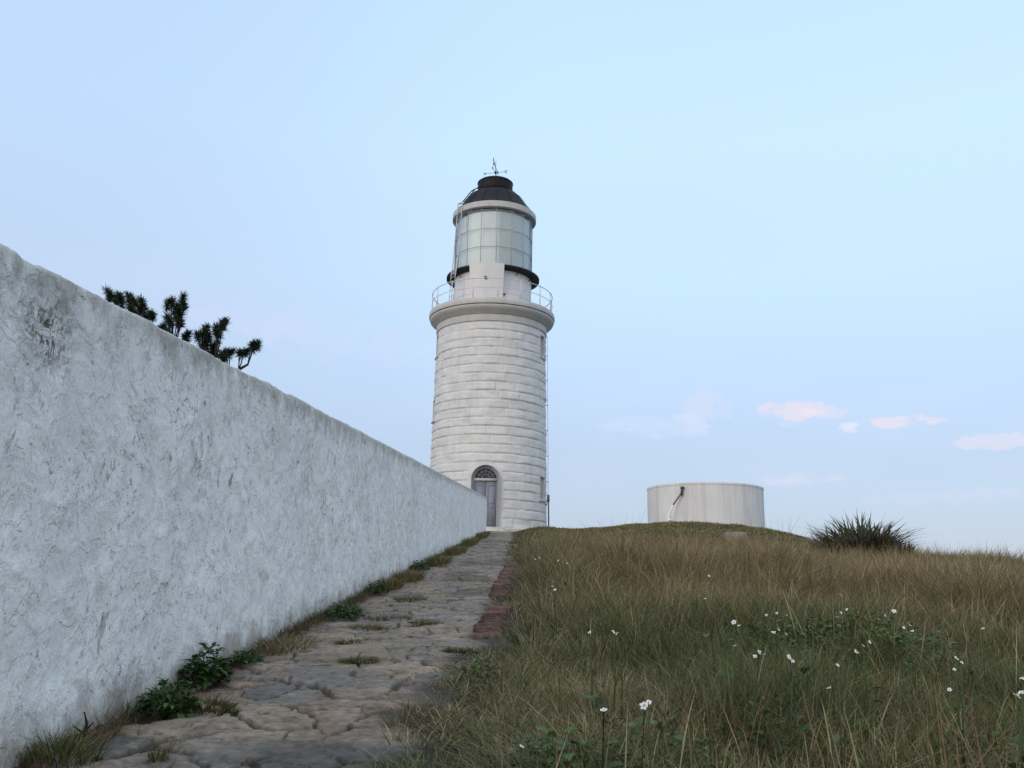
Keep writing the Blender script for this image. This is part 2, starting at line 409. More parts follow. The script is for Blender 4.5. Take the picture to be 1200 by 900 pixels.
# ------------------------------------------------------------------ brick kerb
def kerb():
    b = MB(); rnd = random.Random(3); y = 5.35
    while y < 15.4:
        L = .075 + rnd.uniform(-.006, .008)
        gone = (7.75 < y < 8.5) or rnd.random() < .12
        if not gone:
            x0 = float(kerbx(y)) + rnd.uniform(-.012, .012); w = .175 + rnd.uniform(-.015, .01)
            z = float(base(y)) + .035 + rnd.uniform(-.016, .012) - (.03 if y < 5.8 else 0)
            tl = rnd.uniform(-.10, .10); ta = rnd.uniform(-.12, .12); yw = rnd.uniform(-.08, .08); x0 += rnd.uniform(-.018, .014)
            col = np.array([.185, .098, .082])*rnd.uniform(.5, 1.2) + np.array([0, 1, 1])*rnd.uniform(0, .02)
            bev = .014
            def pt(fx, fy, zz, ins):
                xx = (ins if fx == 0 else w-ins); yy = (ins if fy == 0 else L-ins)
                return (x0 + xx - yw*yy, y + yy + yw*xx, z + zz + tl*(xx-w/2) + ta*(yy-L/2))
            V = []
            for zz, ins in ((-.14, 0), (-bev, 0), (0, bev)):
                for fx, fy in ((0,0),(1,0),(1,1),(0,1)): V.append(pt(fx, fy, zz + rnd.uniform(-.002,.002), ins + rnd.uniform(0,.004)))
            Q = [(8,9,10,11)]
            for k in (0, 4):
                for j in range(4): Q.append((k+j, k+(j+1) % 4, k+4+(j+1) % 4, k+4+j))
            b.add(V, Q, c=tuple(col))
        y += L + .012
    return b.build('kerb', M['brick'])
kind(kerb(), 'structure')

# ------------------------------------------------------------------ long wall
def long_wall():
    ys = [-6.0]
    while ys[-1] < 39.0: ys.append(ys[-1] + max(.014, .0055*ys[-1]) if ys[-1] > 1.2 else ys[-1] + .06)
    ys = np.array(ys); ys[-1] = 39.0
    T = .44; R = .032
    prof = [(0.0, -.25)] + [(0.0, z) for z in np.arange(-.05, WH-R, .019)]
    for k in range(1, 6):
        a = PI/2*k/6; prof.append((-R+R*math.cos(a), WH-R+R*math.sin(a)))
    for k in range(0, 13): prof.append((-R-(T-2*R)*k/12, WH + .012*math.sin(PI*k/12)))
    for k in range(1, 6):
        a = PI/2*(1-k/6); prof.append((-T+R-R*math.cos(a), WH-R+R*math.sin(a)))
    prof += [(-T, z) for z in np.linspace(WH-R, -.25, 14)]
    prof = np.array(prof); m = len(prof)
    # profile normals
    d = np.gradient(prof, axis=0); nrm = np.stack([d[:, 1], -d[:, 0]], -1); nrm /= np.linalg.norm(nrm, axis=1)[:, None]+1e-9
    s = np.cumsum(np.r_[0, np.hypot(*np.diff(prof, axis=0).T)])
    YY, SS = np.meshgrid(ys, s, indexing='ij')
    OX = np.broadcast_to(prof[:, 0], YY.shape); OZ = np.broadcast_to(prof[:, 1], YY.shape)
    NX = np.broadcast_to(nrm[:, 0], YY.shape); NZ = np.broadcast_to(nrm[:, 1], YY.shape)
    D = .028*(fbm(YY*1.1, SS*1.3, 201, 3)-.5) + .013*(fbm(YY*5, SS*4, 211, 4)-.5) + .006*(fbm(YY*16, SS*14, 221, 4)-.5)
    # edges of trowelled coats that stand a few millimetres proud
    coat = fbm(YY*2.3+5, SS*2.0, 231, 5); D = D + .005*sstep(.50, .515, coat) + .004*sstep(.60, .61, fbm(YY*3.7, SS*3.1, 241, 5))
    D = D*(1-.65*sstep(WH-.05, WH-.01, OZ)) + .012*(fbm(YY*6, YY*0, 251, 5)-.5)*sstep(WH-.12, WH+.02, OZ) - .006*sstep(.60, .66, fbm(YY*5+3, SS*5, 271, 4))*sstep(WH-.09, WH-.02, OZ)
    pit = np.exp(-(((YY-2.74)*4.6)**2 + ((OZ+SL*YY-1.52)*6.5)**2))*(NX > .5)
    D = D - .016*pit*sstep(.48, .62, fbm(YY*30, SS*30, 261, 4))
    endr = np.clip((YY-38.94)/.06, 0, 1); shrink = .05*(1-np.sqrt(np.clip(1-endr**2, 0, 1)))
    cx = -T/2; kx = (T/2-shrink)/(T/2)
    XX = wallx(YY) + cx + (OX + NX*D - cx)*kx
    ZZ = SL*YY + OZ + NZ*D - shrink*(OZ > WH*.5)
    V = np.stack([XX, YY, ZZ], -1).reshape(-1, 3)
    i = np.arange(len(ys)-1)[:, None]*m + np.arange(m-1)[None, :]
    q = np.stack([i, i+m, i+m+1, i+1], -1).reshape(-1, 4)
    # end caps
    V = list(V); tris = []
    for ring in (0, len(ys)-1):
        cpt = V[ring*m:(ring+1)*m]; c = np.mean(cpt, axis=0); V.append(c); ci = len(V)-1
        for k in range(m-1):
            a, b = ring*m+k, ring*m+k+1
            tris.append((ci, a, b) if ring else (ci, b, a))
    o = mk('boundary_wall', np.array(V), q[:, ::-1], tris, M['wall'])
    return tag(o, 'long whitewashed rendered wall with cracked stained face beside the stone path', 'wall')
long_wall()

# ------------------------------------------------------------------ lighthouse
TX, TY, TZ0 = -1.11, 47.0, 4.06
def zE(v, u=577): return float(at(u, v, TY)[2])
def rE(u0, u1, v): return float(at(u1, v, TY)[0]-at(u0, v, TY)[0])/2
LH = thing('lighthouse', 'tall round white stone lighthouse with black dome and glazed lantern', 'lighthouse', (TX, TY, TZ0))
def P(r, phi, z): return np.array([TX + r*math.sin(phi), TY - r*math.cos(phi), z])
Z1 = zE(394); R0, R1 = 2.965, 2.80
def rad(z): return R0 + (R1-R0)*(z-TZ0)/(Z1-TZ0)
D2 = PI/180
door_phi = -.9*D2; DW = .66; DSP = float(at(568.7, 561.7, 44.08)[2]); DB = TZ0 + .02
wins = [(68*D2, zE(411.5), 1.10), (66.5*D2, zE(574.5), 1.10), (-77*D2, zE(411), 1.10), (-76.5*D2, zE(485.5), 1.05)]
WW = .56
def shaft():
    th = list(np.linspace(-PI, PI, 520, endpoint=False))
    th = [t for t in th if abs(t-door_phi) > .27]
    th += list(np.linspace(door_phi-.27, door_phi+.27, 140))
    for w in wins: th += [w[0]-WW/2/rad(w[1]), w[0]+WW/2/rad(w[1])]
    th = np.unique(np.round(np.array(sorted(th)), 5))
    zs = list(np.linspace(TZ0-.6, Z1, 330))
    for w in wins: zs += [w[1]-w[2]/2, w[1]+w[2]/2]
    zs = np.unique(np.round(np.array(zs), 5))
    TH, ZZ = np.meshgrid(th, zs, indexing='ij')
    nc = 23; ch = (Z1-TZ0)/nc
    ci = np.floor((ZZ-TZ0)/ch); fz = (ZZ-TZ0)/ch - ci
    nb = 17; off = _hash(ci, ci*0, 7)
    ub = (TH/(2*PI)+.5)*nb + off; bi = np.floor(ub) % nb; fu = ub - np.floor(ub)
    wob = .10*(fbm(TH*9, ZZ*2.2, 301, 3)-.5)
    ez = np.minimum(fz+wob, 1-fz-wob)*ch; eu = np.minimum(fu, 1-fu)*(2*PI*2.9/nb)
    hb = _hash(ci, bi, 8)
    strong = .15 + 1.15*sstep(.2, .8, vnoise(TH*6+ci*3.1, ci*7.7, 311))
    strong = np.where((ci == 10) | (ci == 17), np.maximum(strong, 1.0), strong)
    jz = (1-sstep(.008, .034, np.clip(ez, 0, 1)))*np.where(ci >= 0, 1, 0)
    ju = 1-sstep(.0, .03, eu)
    bul = .010*sstep(0, .10, np.clip(ez, 0, 1))*sstep(0, .1, eu)
    top = sstep(.55, .95, fz)*.0
    D = bul*(.4+1.2*hb) - .040*jz*strong - .006*ju*(1-jz) + .058*(fbm(TH*2.9*1.5, ZZ*4.0, 321, 6)-.5) + .030*(hb-.5)*sstep(0,.06,np.clip(ez,0,1))
    # each block leans out a little towards its lower edge, as rock-faced work does
    D = D + .030*(fz-.5)*(.3+hb)*sstep(0, .12, fz)*0 + .020*(.5-fz)*(.3+hb)
    D = np.where(ZZ > Z1-.12, 0, D)
    arch = np.zeros(TH.shape, bool)
    r = rad(ZZ) + D
    # dressed, flat margin round door
    dx = (TH-door_phi)*2.95; dz = ZZ-DSP
    dd = np.where(dz > 0, np.hypot(dx, dz), np.abs(dx))-DW
    r = np.where(dd < .22, rad(ZZ)+.012, r)
    V = np.stack([TX + r*np.sin(TH), TY - r*np.cos(TH), ZZ], -1).reshape(-1, 3)
    n = len(zs); a = np.arange(len(th)); a2 = (a+1) % len(th)
    j = np.arange(n-1)
    q = np.stack([a[:, None]*n+j, a2[:, None]*n+j, a2[:, None]*n+j+1, a[:, None]*n+j+1], -1)
    tc = th + (np.diff(np.r_[th, th[0]+2*PI]))/2; zc = (zs[1:]+zs[:-1])/2
    TC, ZC = np.meshgrid(tc, zc, indexing='ij')
    keep = np.ones(TC.shape, bool)
    for p, wz, wh in wins:
        keep &= ~((np.abs(TC-p) < WW/2/rad(wz)) & (np.abs(ZC-wz) < wh/2))
    dx = (TC-door_phi)*2.95; dz = ZC-DSP
    dd = np.where(dz > 0, np.hypot(dx, dz), np.abs(dx))
    keep &= ~((dd < DW) & (ZC > DB))
    return mk('tower_shaft', V, q[keep].reshape(-1, 4), None, M['tower'], LH)
shaft()
# windows: reveal, frame and pane set into the openings
for p, wz, wh in wins:
    R = rad(wz); a = WW/2/R; b = MB()
    for s0, s1, z0, z1, nrm in ((-a,-a,-1,1,0),(a,a,-1,1,1)):
        o0, o1 = P(R+.03, p+s0, wz-wh/2), P(R-.24, p+s0, wz-wh/2)
        b.add([o0, o1, o1+np.array([0,0,wh]), o0+np.array([0,0,wh])], [(0,1,2,3)])
    for zz in (-wh/2, wh/2):
        b.add([P(R+.03, p-a, wz+zz), P(R+.03, p+a, wz+zz), P(R-.24, p+a, wz+zz), P(R-.24, p-a, wz+zz)], [(0,1,2,3)])
    w = b.build('window', M['tower'], LH)
    f = MB()
    def bar(pa, pb, z0, z1, r0=R-.23, r1=R-.17):
        f.add([P(r0,pa,z0),P(r0,pb,z0),P(r1,pb,z0),P(r1,pa,z0),P(r0,pa,z1),P(r0,pb,z1),P(r1,pb,z1),P(r1,pa,z1)],
              [(0,1,2,3),(7,6,5,4),(0,4,5,1),(1,5,6,2),(2,6,7,3),(3,7,4,0)])
    k = .05/R
    bar(p-a, p-a+k, wz-wh/2, wz+wh/2); bar(p+a-k, p+a, wz-wh/2, wz+wh/2)
    bar(p-a+k, p+a-k, wz-wh/2, wz-wh/2+.06); bar(p-a+k, p+a-k, wz+wh/2-.06, wz+wh/2); bar(p-a+k, p+a-k, wz+.1, wz+.14)
    f.build('frame', M['winframe'], w)
    g = MB(); g.add([P(R-.20,p-a+k,wz-wh/2+.06),P(R-.20,p+a-k,wz-wh/2+.06),P(R-.20,p+a-k,wz+wh/2-.06),P(R-.20,p-a+k,wz+wh/2-.06)], [(0,1,2,3)])
    g.build('pane', M['winpane'], w)
    s = MB(); ss = .08/R
    s.add([P(rr, pp, zz) for zz in (wz-wh/2-.10, wz-wh/2-.003) for rr, pp in ((R-.05,p-a-ss),(R+.085,p-a-ss),(R+.085,p+a+ss),(R-.05,p+a+ss))],
          [(0,1,2,3),(7,6,5,4),(0,4,5,1),(1,5,6,2),(2,6,7,3),(3,7,4,0)])
    s.build('sill', M['trim'], w)
# door: flat, set back in the arched opening
def door():
    bx, by = math.sin(door_phi), -math.cos(door_phi)
    o = np.array([TX + 2.98*bx, TY + 2.98*by, 0]); rt = np.array([-by, bx, 0]); bk = np.array([-bx, -by, 0])
    def L(x, d, z): return o + rt*x + bk*d + np.array([0, 0, z])
    def arch(r, n=24): return [(-r, DB)] + [(-r*math.cos(PI*k/n), DSP + r*math.sin(PI*k/n)) for k in range(n+1)] + [(r, DB)]
    fr = MB()
    outer, inner = arch(DW+.015), arch(DW-.13)
    V = []; n = len(outer)
    for (x, z), (xi, zi) in zip(outer, inner): V += [L(x, -.045, z), L(x, .30, z), L(xi, .14, zi), L(xi, .30, zi), L(x-.0 if 0 else x, .14, z)]
    Q = []
    for k in range(n-1):
        a, b = 5*k, 5*(k+1)
        Q += [(a, b, b+4, a+4), (a+4, b+4, b+2, a+2), (a+2, b+2, b+3, a+3)]
    fr.add(V, Q)
    d = fr.build('door', M['doorframe'], LH)
    lf = MB(); w = DW-.13
    for s0, s1 in ((-w, -.008), (.008, w)):
        lf.box((s0, .20, DB), (s1, .26, DSP-.06), lambda v: tuple(L(*v)))
        cx0, cx1 = s0+.10, s1-.10
        for z0, z1 in ((DB+.18, DB+.95), (DB+1.1, DSP-.25)):
            for q in ((cx0, cx1, z0, z0+.03), (cx0, cx1, z1-.03, z1), (cx0, cx0+.03, z0+.03, z1-.03), (cx1-.03, cx1, z0+.03, z1-.03)):
                lf.box((q[0], .185, q[2]), (q[1], .1998, q[3]), lambda v: tuple(L(*v)))
    lf.build('door_leaf', M['door'], d)
    tb = MB(); tb.box((-w, .12, DSP-.06), (w, .24, DSP+.06), lambda v: tuple(L(*v))); tb.build('transom', M['trim'], d)
    hd = MB(); hd.tube([L(.07, .18, DB+1.05), L(.07, .12, DB+1.05), L(.16, .12, DB+1.05)], .014, 6); hd.build('handle', M['vane'], d)
    g = MB(); pts = [(w*math.cos(PI*k/24), w*math.sin(PI*k/24)) for k in range(25)]
    g.add([L(0, .22, DSP+.06)] + [L(x, .22, DSP+.06+max(0, z-.0)*.94) for x, z in pts], t=[(0, k+1, k+2) for k in range(24)])
    g.build('fanlight', M['dark'], d)
    t = MB()
    for k in range(1, 6):
        a = PI*k/6; t.tube([L(.17*math.cos(a), .205, DSP+.06+.17*math.sin(a)), L(w*math.cos(a), .205, DSP+.06+.93*w*math.sin(a))], .016, 5)
    t.tube([L(.18*math.cos(PI*k/10), .205, DSP+.06+.18*math.sin(PI*k/10)) for k in range(11)], .016, 5)
    t.tube([L(.36*math.cos(PI*k/14), .205, DSP+.06+.36*math.sin(PI*k/14)) for k in range(15)], .013, 5)
    t.build('tracery', M['door'], d)
door()
# cornice
rc = rE(502.6, 649.6, 375)
zb = {v: zE(v) for v in (394, 390, 387, 384, 381, 378, 376, 373, 371)}
def cornice():
    b = MB(); r = R1
    prof = [(r-.15, zb[394]-.05), (r-.05, zb[394]-.05), (r-.05, zb[394]), (r+.06, zb[394]), (r+.065, zb[394]+.02), (r+.065, zb[387]), (r+.05, zb[387]+.015), (r+.10, zb[387]+.03)]
    z0, z1 = zb[387]+.03, zb[378]-.03
    for k in range(1, 9):
        t = k/8; prof.append((r+.10+(rc-.05-r-.10)*math.sin(t*PI/2)**1.3, z0+(z1-z0)*(1-math.cos(t*PI/2)*1.0) if False else z0+(z1-z0)*t))
    prof += [(rc-.045, zb[378]), (rc-.16, zb[378]+.005), (rc-.16, zb[378]+.05), (rc-.02, zb[378]+.045), (rc, zb[376]+.02), (rc, zb[373]), (rc-.03, zb[371]), (rc-.2, zb[371]+.01), (1.0, zb[371]+.05)]
    b.lathe(prof, TX, TY, 128)
    return b.build('cornice', M['trim'], LH, True)
cornice(); ZG = zb[371]+.03
# watch room
rw = rE(531.6, 622.8, 345); ZB = zE(329)
b = MB(); b.lathe([(rw, ZG-.1), (rw, ZG+.08), (rw-.02, ZG+.1), (rw-.02, ZG+.62), (rw-.002, ZG+.635), (rw-.002, ZG+.665), (rw-.02, ZG+.68), (rw-.02, ZB-.05), (rw-.3, ZB-.05)], TX, TY, 64)
wr = b.build('watch_room', M['roomwhite'], LH, True)
for k in range(12):
    b = MB(); a = (k+.5)*30*D2; v = [P(rw-.03, a-.012, ZG+.1), P(rw-.03, a+.012, ZG+.1), P(rw+.004, a+.012, ZG+.1), P(rw+.004, a-.012, ZG+.1)]
    h = np.array([0, 0, ZB-.06-ZG-.1]); b.add(v+[x+h for x in v], [(0,3,2,1),(4,5,6,7),(0,1,5,4),(1,2,6,5),(2,3,7,6),(3,0,4,7)])
    b.build('panel_strip', M['roomwhite'], wr)
# door hood that breaks the black ring
rk = rE(522.7, 631.3, 329)
b = MB(); A0, A1 = -28*D2, 14.5*D2; n = 10; V = []; q = []
for zz in (ZG+.02, ZB+.10):
    for k in range(n+1):
        a = A0+(A1-A0)*k/n
        V += [P(rw-.05, a, zz), P(rw+.13 if zz < ZB else rk+.03, a, zz)]
m = 2*(n+1)
for k in range(n):
    a = 2*k; q += [(a+1, a+3, m+a+3, m+a+1), (a, a+2, a+3, a+1), (m+a+1, m+a+3, m+a+2, m+a)]
q += [(0, 1, m+1, m), (2*n+1, 2*n, m+2*n, m+2*n+1)]
b.add(V, q)
dh = b.build('door_housing', M['roomwhite'], LH, True)
b = MB(); c0 = P((rw+.13+rk)/2+.095, -7.5*D2, ZG+(ZB-ZG)*.66); dr = P(1, -7.5*D2, 0)-P(0, 0, 0)
b.tube([c0-dr*.1, c0+dr*.03], .075, 14); b.build('vent_hole', M['dark'], dh)
b = MB(); c0 = P(rw-.03, 18*D2, ZG+.55); dr = P(1, 18*D2, 0)-P(0, 0, 0)
b.tube([c0-dr*.05, c0+dr*.06], .05, 10); b.build('vent_hole', M['dark'], wr)
# black ring catwalk
b = MB(); b.lathe([(rw-.05, ZB-.10), (rw+.05, ZB-.10), (rk-.02, ZB-.05), (rk, ZB-.04), (rk, ZB+.06), (rk-.03, ZB+.075), (rw-.1, ZB+.08)], TX+.002, TY, 96)
cw = b.build('black_catwalk', M['black'], LH, True)
for k in range(12):
    a = (k*30+7)*D2
    if A0-.05 < (a+PI) % (2*PI)-PI < A1+.05: continue
    b = MB(); b.tube([P(rw-.03, a, ZB-.28), P(rk-.18, a, ZB-.075)], .018, 6); b.build('bracket', M['black'], cw)
# lantern
rl = rE(533, 622.6, 290); ZL0, ZL1 = ZB+.08, zE(262)
ph = [(5+22.5*k)*D2 for k in range(16)]
b = MB()
for k in range(16):
    a0, a1 = ph[k], ph[(k+1) % 16]; b.add([P(rl, a0, ZL0), P(rl, a1, ZL0), P(rl, a1, ZL1+.1), P(rl, a0, ZL1+.1)], [(0,1,2,3)])
lg = b.build('lantern_glazing', M['glass'], LH)
b = MB()
for a in ph: b.tube([P(rl+.012, a, ZL0), P(rl+.012, a, ZL1+.1)], .020, 6)
for f in (0.015, .34, .65, .985):
    z = ZL0+(ZL1-ZL0)*f; ring = [P(rl+.012, a, z) for a in ph]
    for k in range(16): b.tube([ring[k], ring[(k+1) % 16]], .017, 6, caps=False)
b.build('glazing_bar', M['mull'], lg)
b = MB(); nn = 192; V = []; q = []
for zz in (ZL0, ZL1-.10):
    for k in range(nn): V.append(P(rl-.16+.005*math.sin(k*2*PI*40/nn), 2*PI*k/nn, zz))
for k in range(nn): q.append((k, (k+1) % nn, nn+(k+1) % nn, nn+k))
b.add(V, q); b.build('curtain', M['curtain'], lg, True)
b = MB(); b.lathe([(.28, ZL0), (.45, ZL0+.5), (.55, ZL0+1.2), (.45, ZL1-.4), (.2, ZL1-.2)], TX, TY, 24); b.build('lens', M['curtain'], lg, True)
# eave, dome, ventilator
re_ = rE(530.8, 628.4, 258); Z3 = zE(254)
b = MB(); b.lathe([(rl-.2, ZL1+.10), (rl+.06, ZL1+.02), (re_-.03, ZL1+.03), (re_, ZL1+.05), (re_, Z3-.06), (re_-.03, Z3-.03), (re_-.10, Z3-.03), (re_-.12, Z3-.08), (re_-.35, Z3-.06)], TX, TY, 96)
b.build('eave_gutter', M['trim'], LH, True)
pts = [(46.5, 254), (43.5, 250.5), (40.3, 246.8), (37.4, 243), (34.6, 239), (31.8, 235.2), (28.6, 232), (25.2, 229.6), (22.2, 228), (20.2, 227.3)]
sp = re_/48.8
b = MB(); b.lathe([(r*sp, zE(v, 580)) for r, v in pts] + [(.3, zE(227))], TX, TY, 96); dm = b.build('dome', M['black'], LH, True)
b = MB()
for k in range(16):
    a = ph[k]; b.tube([P(r*sp+.012, a, zE(v, 580)+.012) for r, v in pts], .009, 5)
b.build('dome_seam', M['black'], dm)
rv = 20.6*sp
b = MB(); zv = lambda v: zE(v, 580)
b.lathe([(rv*.93, zv(228.5)), (rv*.93, zv(226.6)), (rv*1.0, zv(226.3)), (rv*1.0, zv(217)), (rv*1.025, zv(216.6)), (rv*1.02, zv(215.6)), (rv*.93, zv(214.2)), (rv*.7, zv(212.6)), (rv*.4, zv(211.6)), (.03, zv(211))], TX, TY, 64)
b.build('ventilator', M['black'], LH, True)
b = MB(); zt = zv(211.2); zc = zv(202.3)
b.tube([P(0, 0, zt-.1), P(0, 0, zt+.12)], [.05, .03], 8); b.tube([P(0, 0, zt+.1), P(0, 0, zv(189.5))], .017, 6)
wv = b.build('weather_vane', M['vane'], LH)
b = MB(); C = P(0, 0, zc)
for k in range(8):
    pass
b.tube([C+np.array([0,0,-.09]), C+np.array([0,0,-.05]), C, C+np.array([0,0,.05]), C+np.array([0,0,.09])], [.01, .06, .075, .06, .01], 10)
b.build('ball', M['vane'], wv)
b = MB()
for k, (dx, dy) in enumerate(((1, -.25), (.25, 1), (-1, .25), (-.25, -1))):
    dv = np.array([dx, dy, 0])/math.hypot(dx, dy); e = C + dv*.52
    b.tube([C, e], .011, 5)
    # letter at the end of each arm
    s = np.array([dv[0], dv[1], 0])*.09; up = np.array([0, 0, .1]); w = .013
    strokes = {0: [((-1,-1),(-1,1)),((-1,1),(1,1)),((-1,0),(.6,0)),((-1,-1),(1,-1))], 1: [((-1,-1),(-1,1)),((-1,1),(1,-1)),((1,-1),(1,1))],
               2: [((-1,1),(-.5,-1)),((-.5,-1),(0,.4)),((0,.4),(.5,-1)),((.5,-1),(1,1))], 3: [((1,1),(-1,1)),((-1,1),(-1,0)),((-1,0),(1,0)),((1,0),(1,-1)),((1,-1),(-1,-1))]}[k]
    for (a0, b0), (a1, b1) in strokes:
        b.tube([e + dv*.08 + s*a0*.7 + up*b0*.7, e + dv*.08 + s*a1*.7 + up*b1*.7], w, 4)
b.build('compass_arm', M['vane'], wv)
b = MB(); zA = zv(196.5); dv = np.array([.17, .98, .0])
A = P(0, 0, zA)
b.tube([A-dv*.55, A+dv*.62], .016, 6)
side = np.array([.98, -.17, 0])
tip = A+dv*.86; b.add([A+dv*.58+np.array([0,0,.12]), A+dv*.58-np.array([0,0,.12]), tip, A+dv*.58+side*.03, A+dv*.58-side*.03], t=[(0,3,2),(3,1,2),(1,4,2),(4,0,2),(0,4,3),(1,3,4)])
t0 = A-dv*.6
for sg in (-1, 1):
    pass
tv = [A-dv*.28+np.array([0,0,.03]), A-dv*.62+np.array([0,0,.24]), A-dv*.72+np.array([0,0,.24]), A-dv*.58, A-dv*.72-np.array([0,0,.14]), A-dv*.62-np.array([0,0,.14])]
V = [v+side*.012 for v in tv]+[v-side*.012 for v in tv]
b.add(V, [(0,1,2,3),(0,3,4,5),(9,8,7,6),(11,10,9,6)] + [(k, 6+k, 6+(k+1) % 6, (k+1) % 6) for k in range(6)])
b.build('arrow', M['vane'], wv)
# gallery railing
rr = rc-.14; ZR = zE(345.5)+.05
ZP0 = ZG; HP = 1.0
gr = None
for nm, h, r_ in (('gallery_railing', HP, .02), ('mid_rail', HP*.52, .015)):
    b = MB(); n = 96; ring = [P(rr, 2*PI*k/n, ZP0+h) for k in range(n)]
    for k in range(n): b.tube([ring[k], ring[(k+1) % n]], r_, 6, caps=False)
    o = b.build(nm, M['rail'], gr or LH, True, auto=False); gr = gr or o
for k in range(16):
    a = (6+k*22.5)*D2; b = MB()
    b.tube([P(rr, a, ZP0-.02), P(rr, a, ZP0+HP)], .024, 8); b.tube([P(rr, a, ZP0+HP-.02), P(rr, a, ZP0+HP+.02), P(rr, a, ZP0+HP+.05)], [.034, .04, .01], 8)
    b.tube([P(rr, a, ZP0-.03), P(rr, a, ZP0+.03)], .05, 8)
    b.build('post', M['rail'], gr)
# ladder on the left of the lantern, with the rails curling over the dome
b = MB(); ap = -51*D2; st = np.array([math.cos(ap), math.sin(ap), 0])*.19
def ladder_pts(sg):
    return [P(rk+.20, ap, ZG)+st*sg, P(rk+.12, ap, ZB-.3)+st*sg, P(rk+.08, ap, ZB)+st*sg, P(rk+.02, ap, ZB+.6)+st*sg, P(re_+.07, ap, ZL1-.1)+st*sg, P(re_+.05, ap, Z3+.12)+st*sg]
lp = [ladder_pts(-1), ladder_pts(1)]
for l in lp: b.tube(l, .026, 6)
for k in range(24):
    t = (k+.5)/24*5; i = int(t); f = t-i
    b.tube([l[i]*(1-f)+l[i+1]*f for l in lp], .014, 5)
ld = b.build('ladder', M['rail'], LH)
b = MB()
for l, sg in zip(lp, (-1, 1)):
    b.tube([l[-1]] + [P(r*sp+.07, ap, zE(v, 580)+.09)+st*sg for r, v in pts[1:]], .022, 6)
for k in range(2, 8):
    r, v = pts[k]; b.tube([P(r*sp+.07, ap, zE(v, 580)+.09)+st*s for s in (-1, 1)], .014, 5)
b.build('dome_ladder', M['black'], LH)
# lightning conductor / down pipe on the right
b = MB(); pr = 84*D2
b.tube([P(R1+.10, pr, Z1-.05), P(rad(9)+.10, pr, 9.0), P(rad(TZ0+1.6)+.09, pr, TZ0+1.6)], .014, 6)
dp = b.build('conductor', M['rail'], LH)
b = MB(); b.tube([P(rad(TZ0+1.6)+.10, pr, TZ0+1.75), P(rad(TZ0)+.12, pr, TZ0-.3)], .036, 8); b.tube([P(rad(TZ0+1.6)+.10, pr, TZ0+1.5), P(rad(TZ0+1.6)+.10, pr, TZ0+1.85)], .065, 8)
b.build('pipe_guard', M['pipe'], dp)
for z in np.arange(TZ0+2.5, Z1-.3, 1.3):
    b = MB(); b.tube([P(rad(z)-.05, pr, z), P(rad(z)+.12, pr, z)], .03, 6); b.build('pipe_clip', M['rail'], dp)
# base apron and steps
b = MB(); b.lathe([(R0-.3, TZ0-.8), (R0+.34, TZ0-.8), (R0+.34, TZ0-.06), (R0+.30, TZ0-.02), (R0-.3, TZ0)], TX, TY, 96)
b.build('plinth', M['cement'], LH, True)
st_ = thing('doorstep', 'two worn pale cement steps below the grey lighthouse door', 'steps', (TX, TY-3.6, 3.85))
for x0, x1, y0, y1, z0, z1 in ((-.85, .85, TY-3.42, TY-3.05, 3.5, TZ0-.012), (-1.0, 1.05, TY-3.85, TY-3.42, 3.4, TZ0-.13)):
    b = MB(); n = 14; x0 += TX-.05; x1 += TX-.05
    b.box((x0, y0, z0), (x1, y1, z1)); b.build('step', M['cement'], st_)

# ------------------------------------------------------------------ tank
TC = at(826.5, 600, 42); tr = rE(760.3, 893.3, 573)*42/47*1.0
tx, ty = float(TC[0]), 42.0; ZT = float(at(826.5, 573, 42)[2]); zt0 = float(tz(tx, ty))-1.0
tk = thing('water_tank', 'round streaked white cement water tank on the hilltop', 'tank', (tx, ty, zt0+.9))
b = MB(); b.lathe([(tr, zt0)] + [(tr, z) for z in np.linspace(zt0+.3, ZT-.10, 14)] + [(tr-.002, ZT-.10)], tx, ty, 128); b.build('tank_wall', M['tank'], tk, True)
b = MB(); b.lathe([(tr-.1, ZT-.098), (tr+.012, ZT-.098), (tr+.015, ZT-.09), (tr+.015, ZT-.01), (tr+.008, ZT), (tr-.3, ZT+.04), (.01, ZT+.18)], tx, ty, 128); b.build('lid', M['tank'], tk, True)
# inlet pipe leaning on the tank front
def onfront(u, v, off=.1):
    d = ray(u, v); d = d/d[1]; lo = 30.0
    for k in range(4000):
        p = CAM + d*(lo+k*.004)
        if math.hypot(p[0]-tx, p[1]-ty) < tr+off: return p
    return CAM+d*41
p0, p1, p2, p3 = onfront(799.5, 571.5), onfront(798.5, 578), onfront(788.5, 592, .35), onfront(782.5, 609, .6)
ip = thing('inlet_pipe', 'thin bent pipe, rusty red above and white below, leaning on the tank', 'pipe', (p3[0], p3[1], p3[2]-.2))
b = MB(); b.tube([p1, p1*.5+p2*.5+np.array([.02,0,.03]), p2], .033, 8); b.build('red_pipe', M['rust'], ip)
b = MB(); b.tube([p2, p2*.5+p3*.5+np.array([-.03,0,.02]), p3, p3+np.array([.02,-.05,-.4])], .04, 8); b.tube([p3+np.array([-.02,0,0]), p3+np.array([.14,-.03,-.03])], .05, 8); b.build('white_pipe', M['whitepipe'], ip)
b = MB(); b.tube([p1+np.array([0,0,-.1]), p0], .05, 8); b.tube([p0+np.array([-.07,0,0]), p0+np.array([.07,0,0])], .055, 8); b.tube([p0+np.array([0,.15,.02]), p0], .04, 6); b.build('tap', M['vane'], ip)

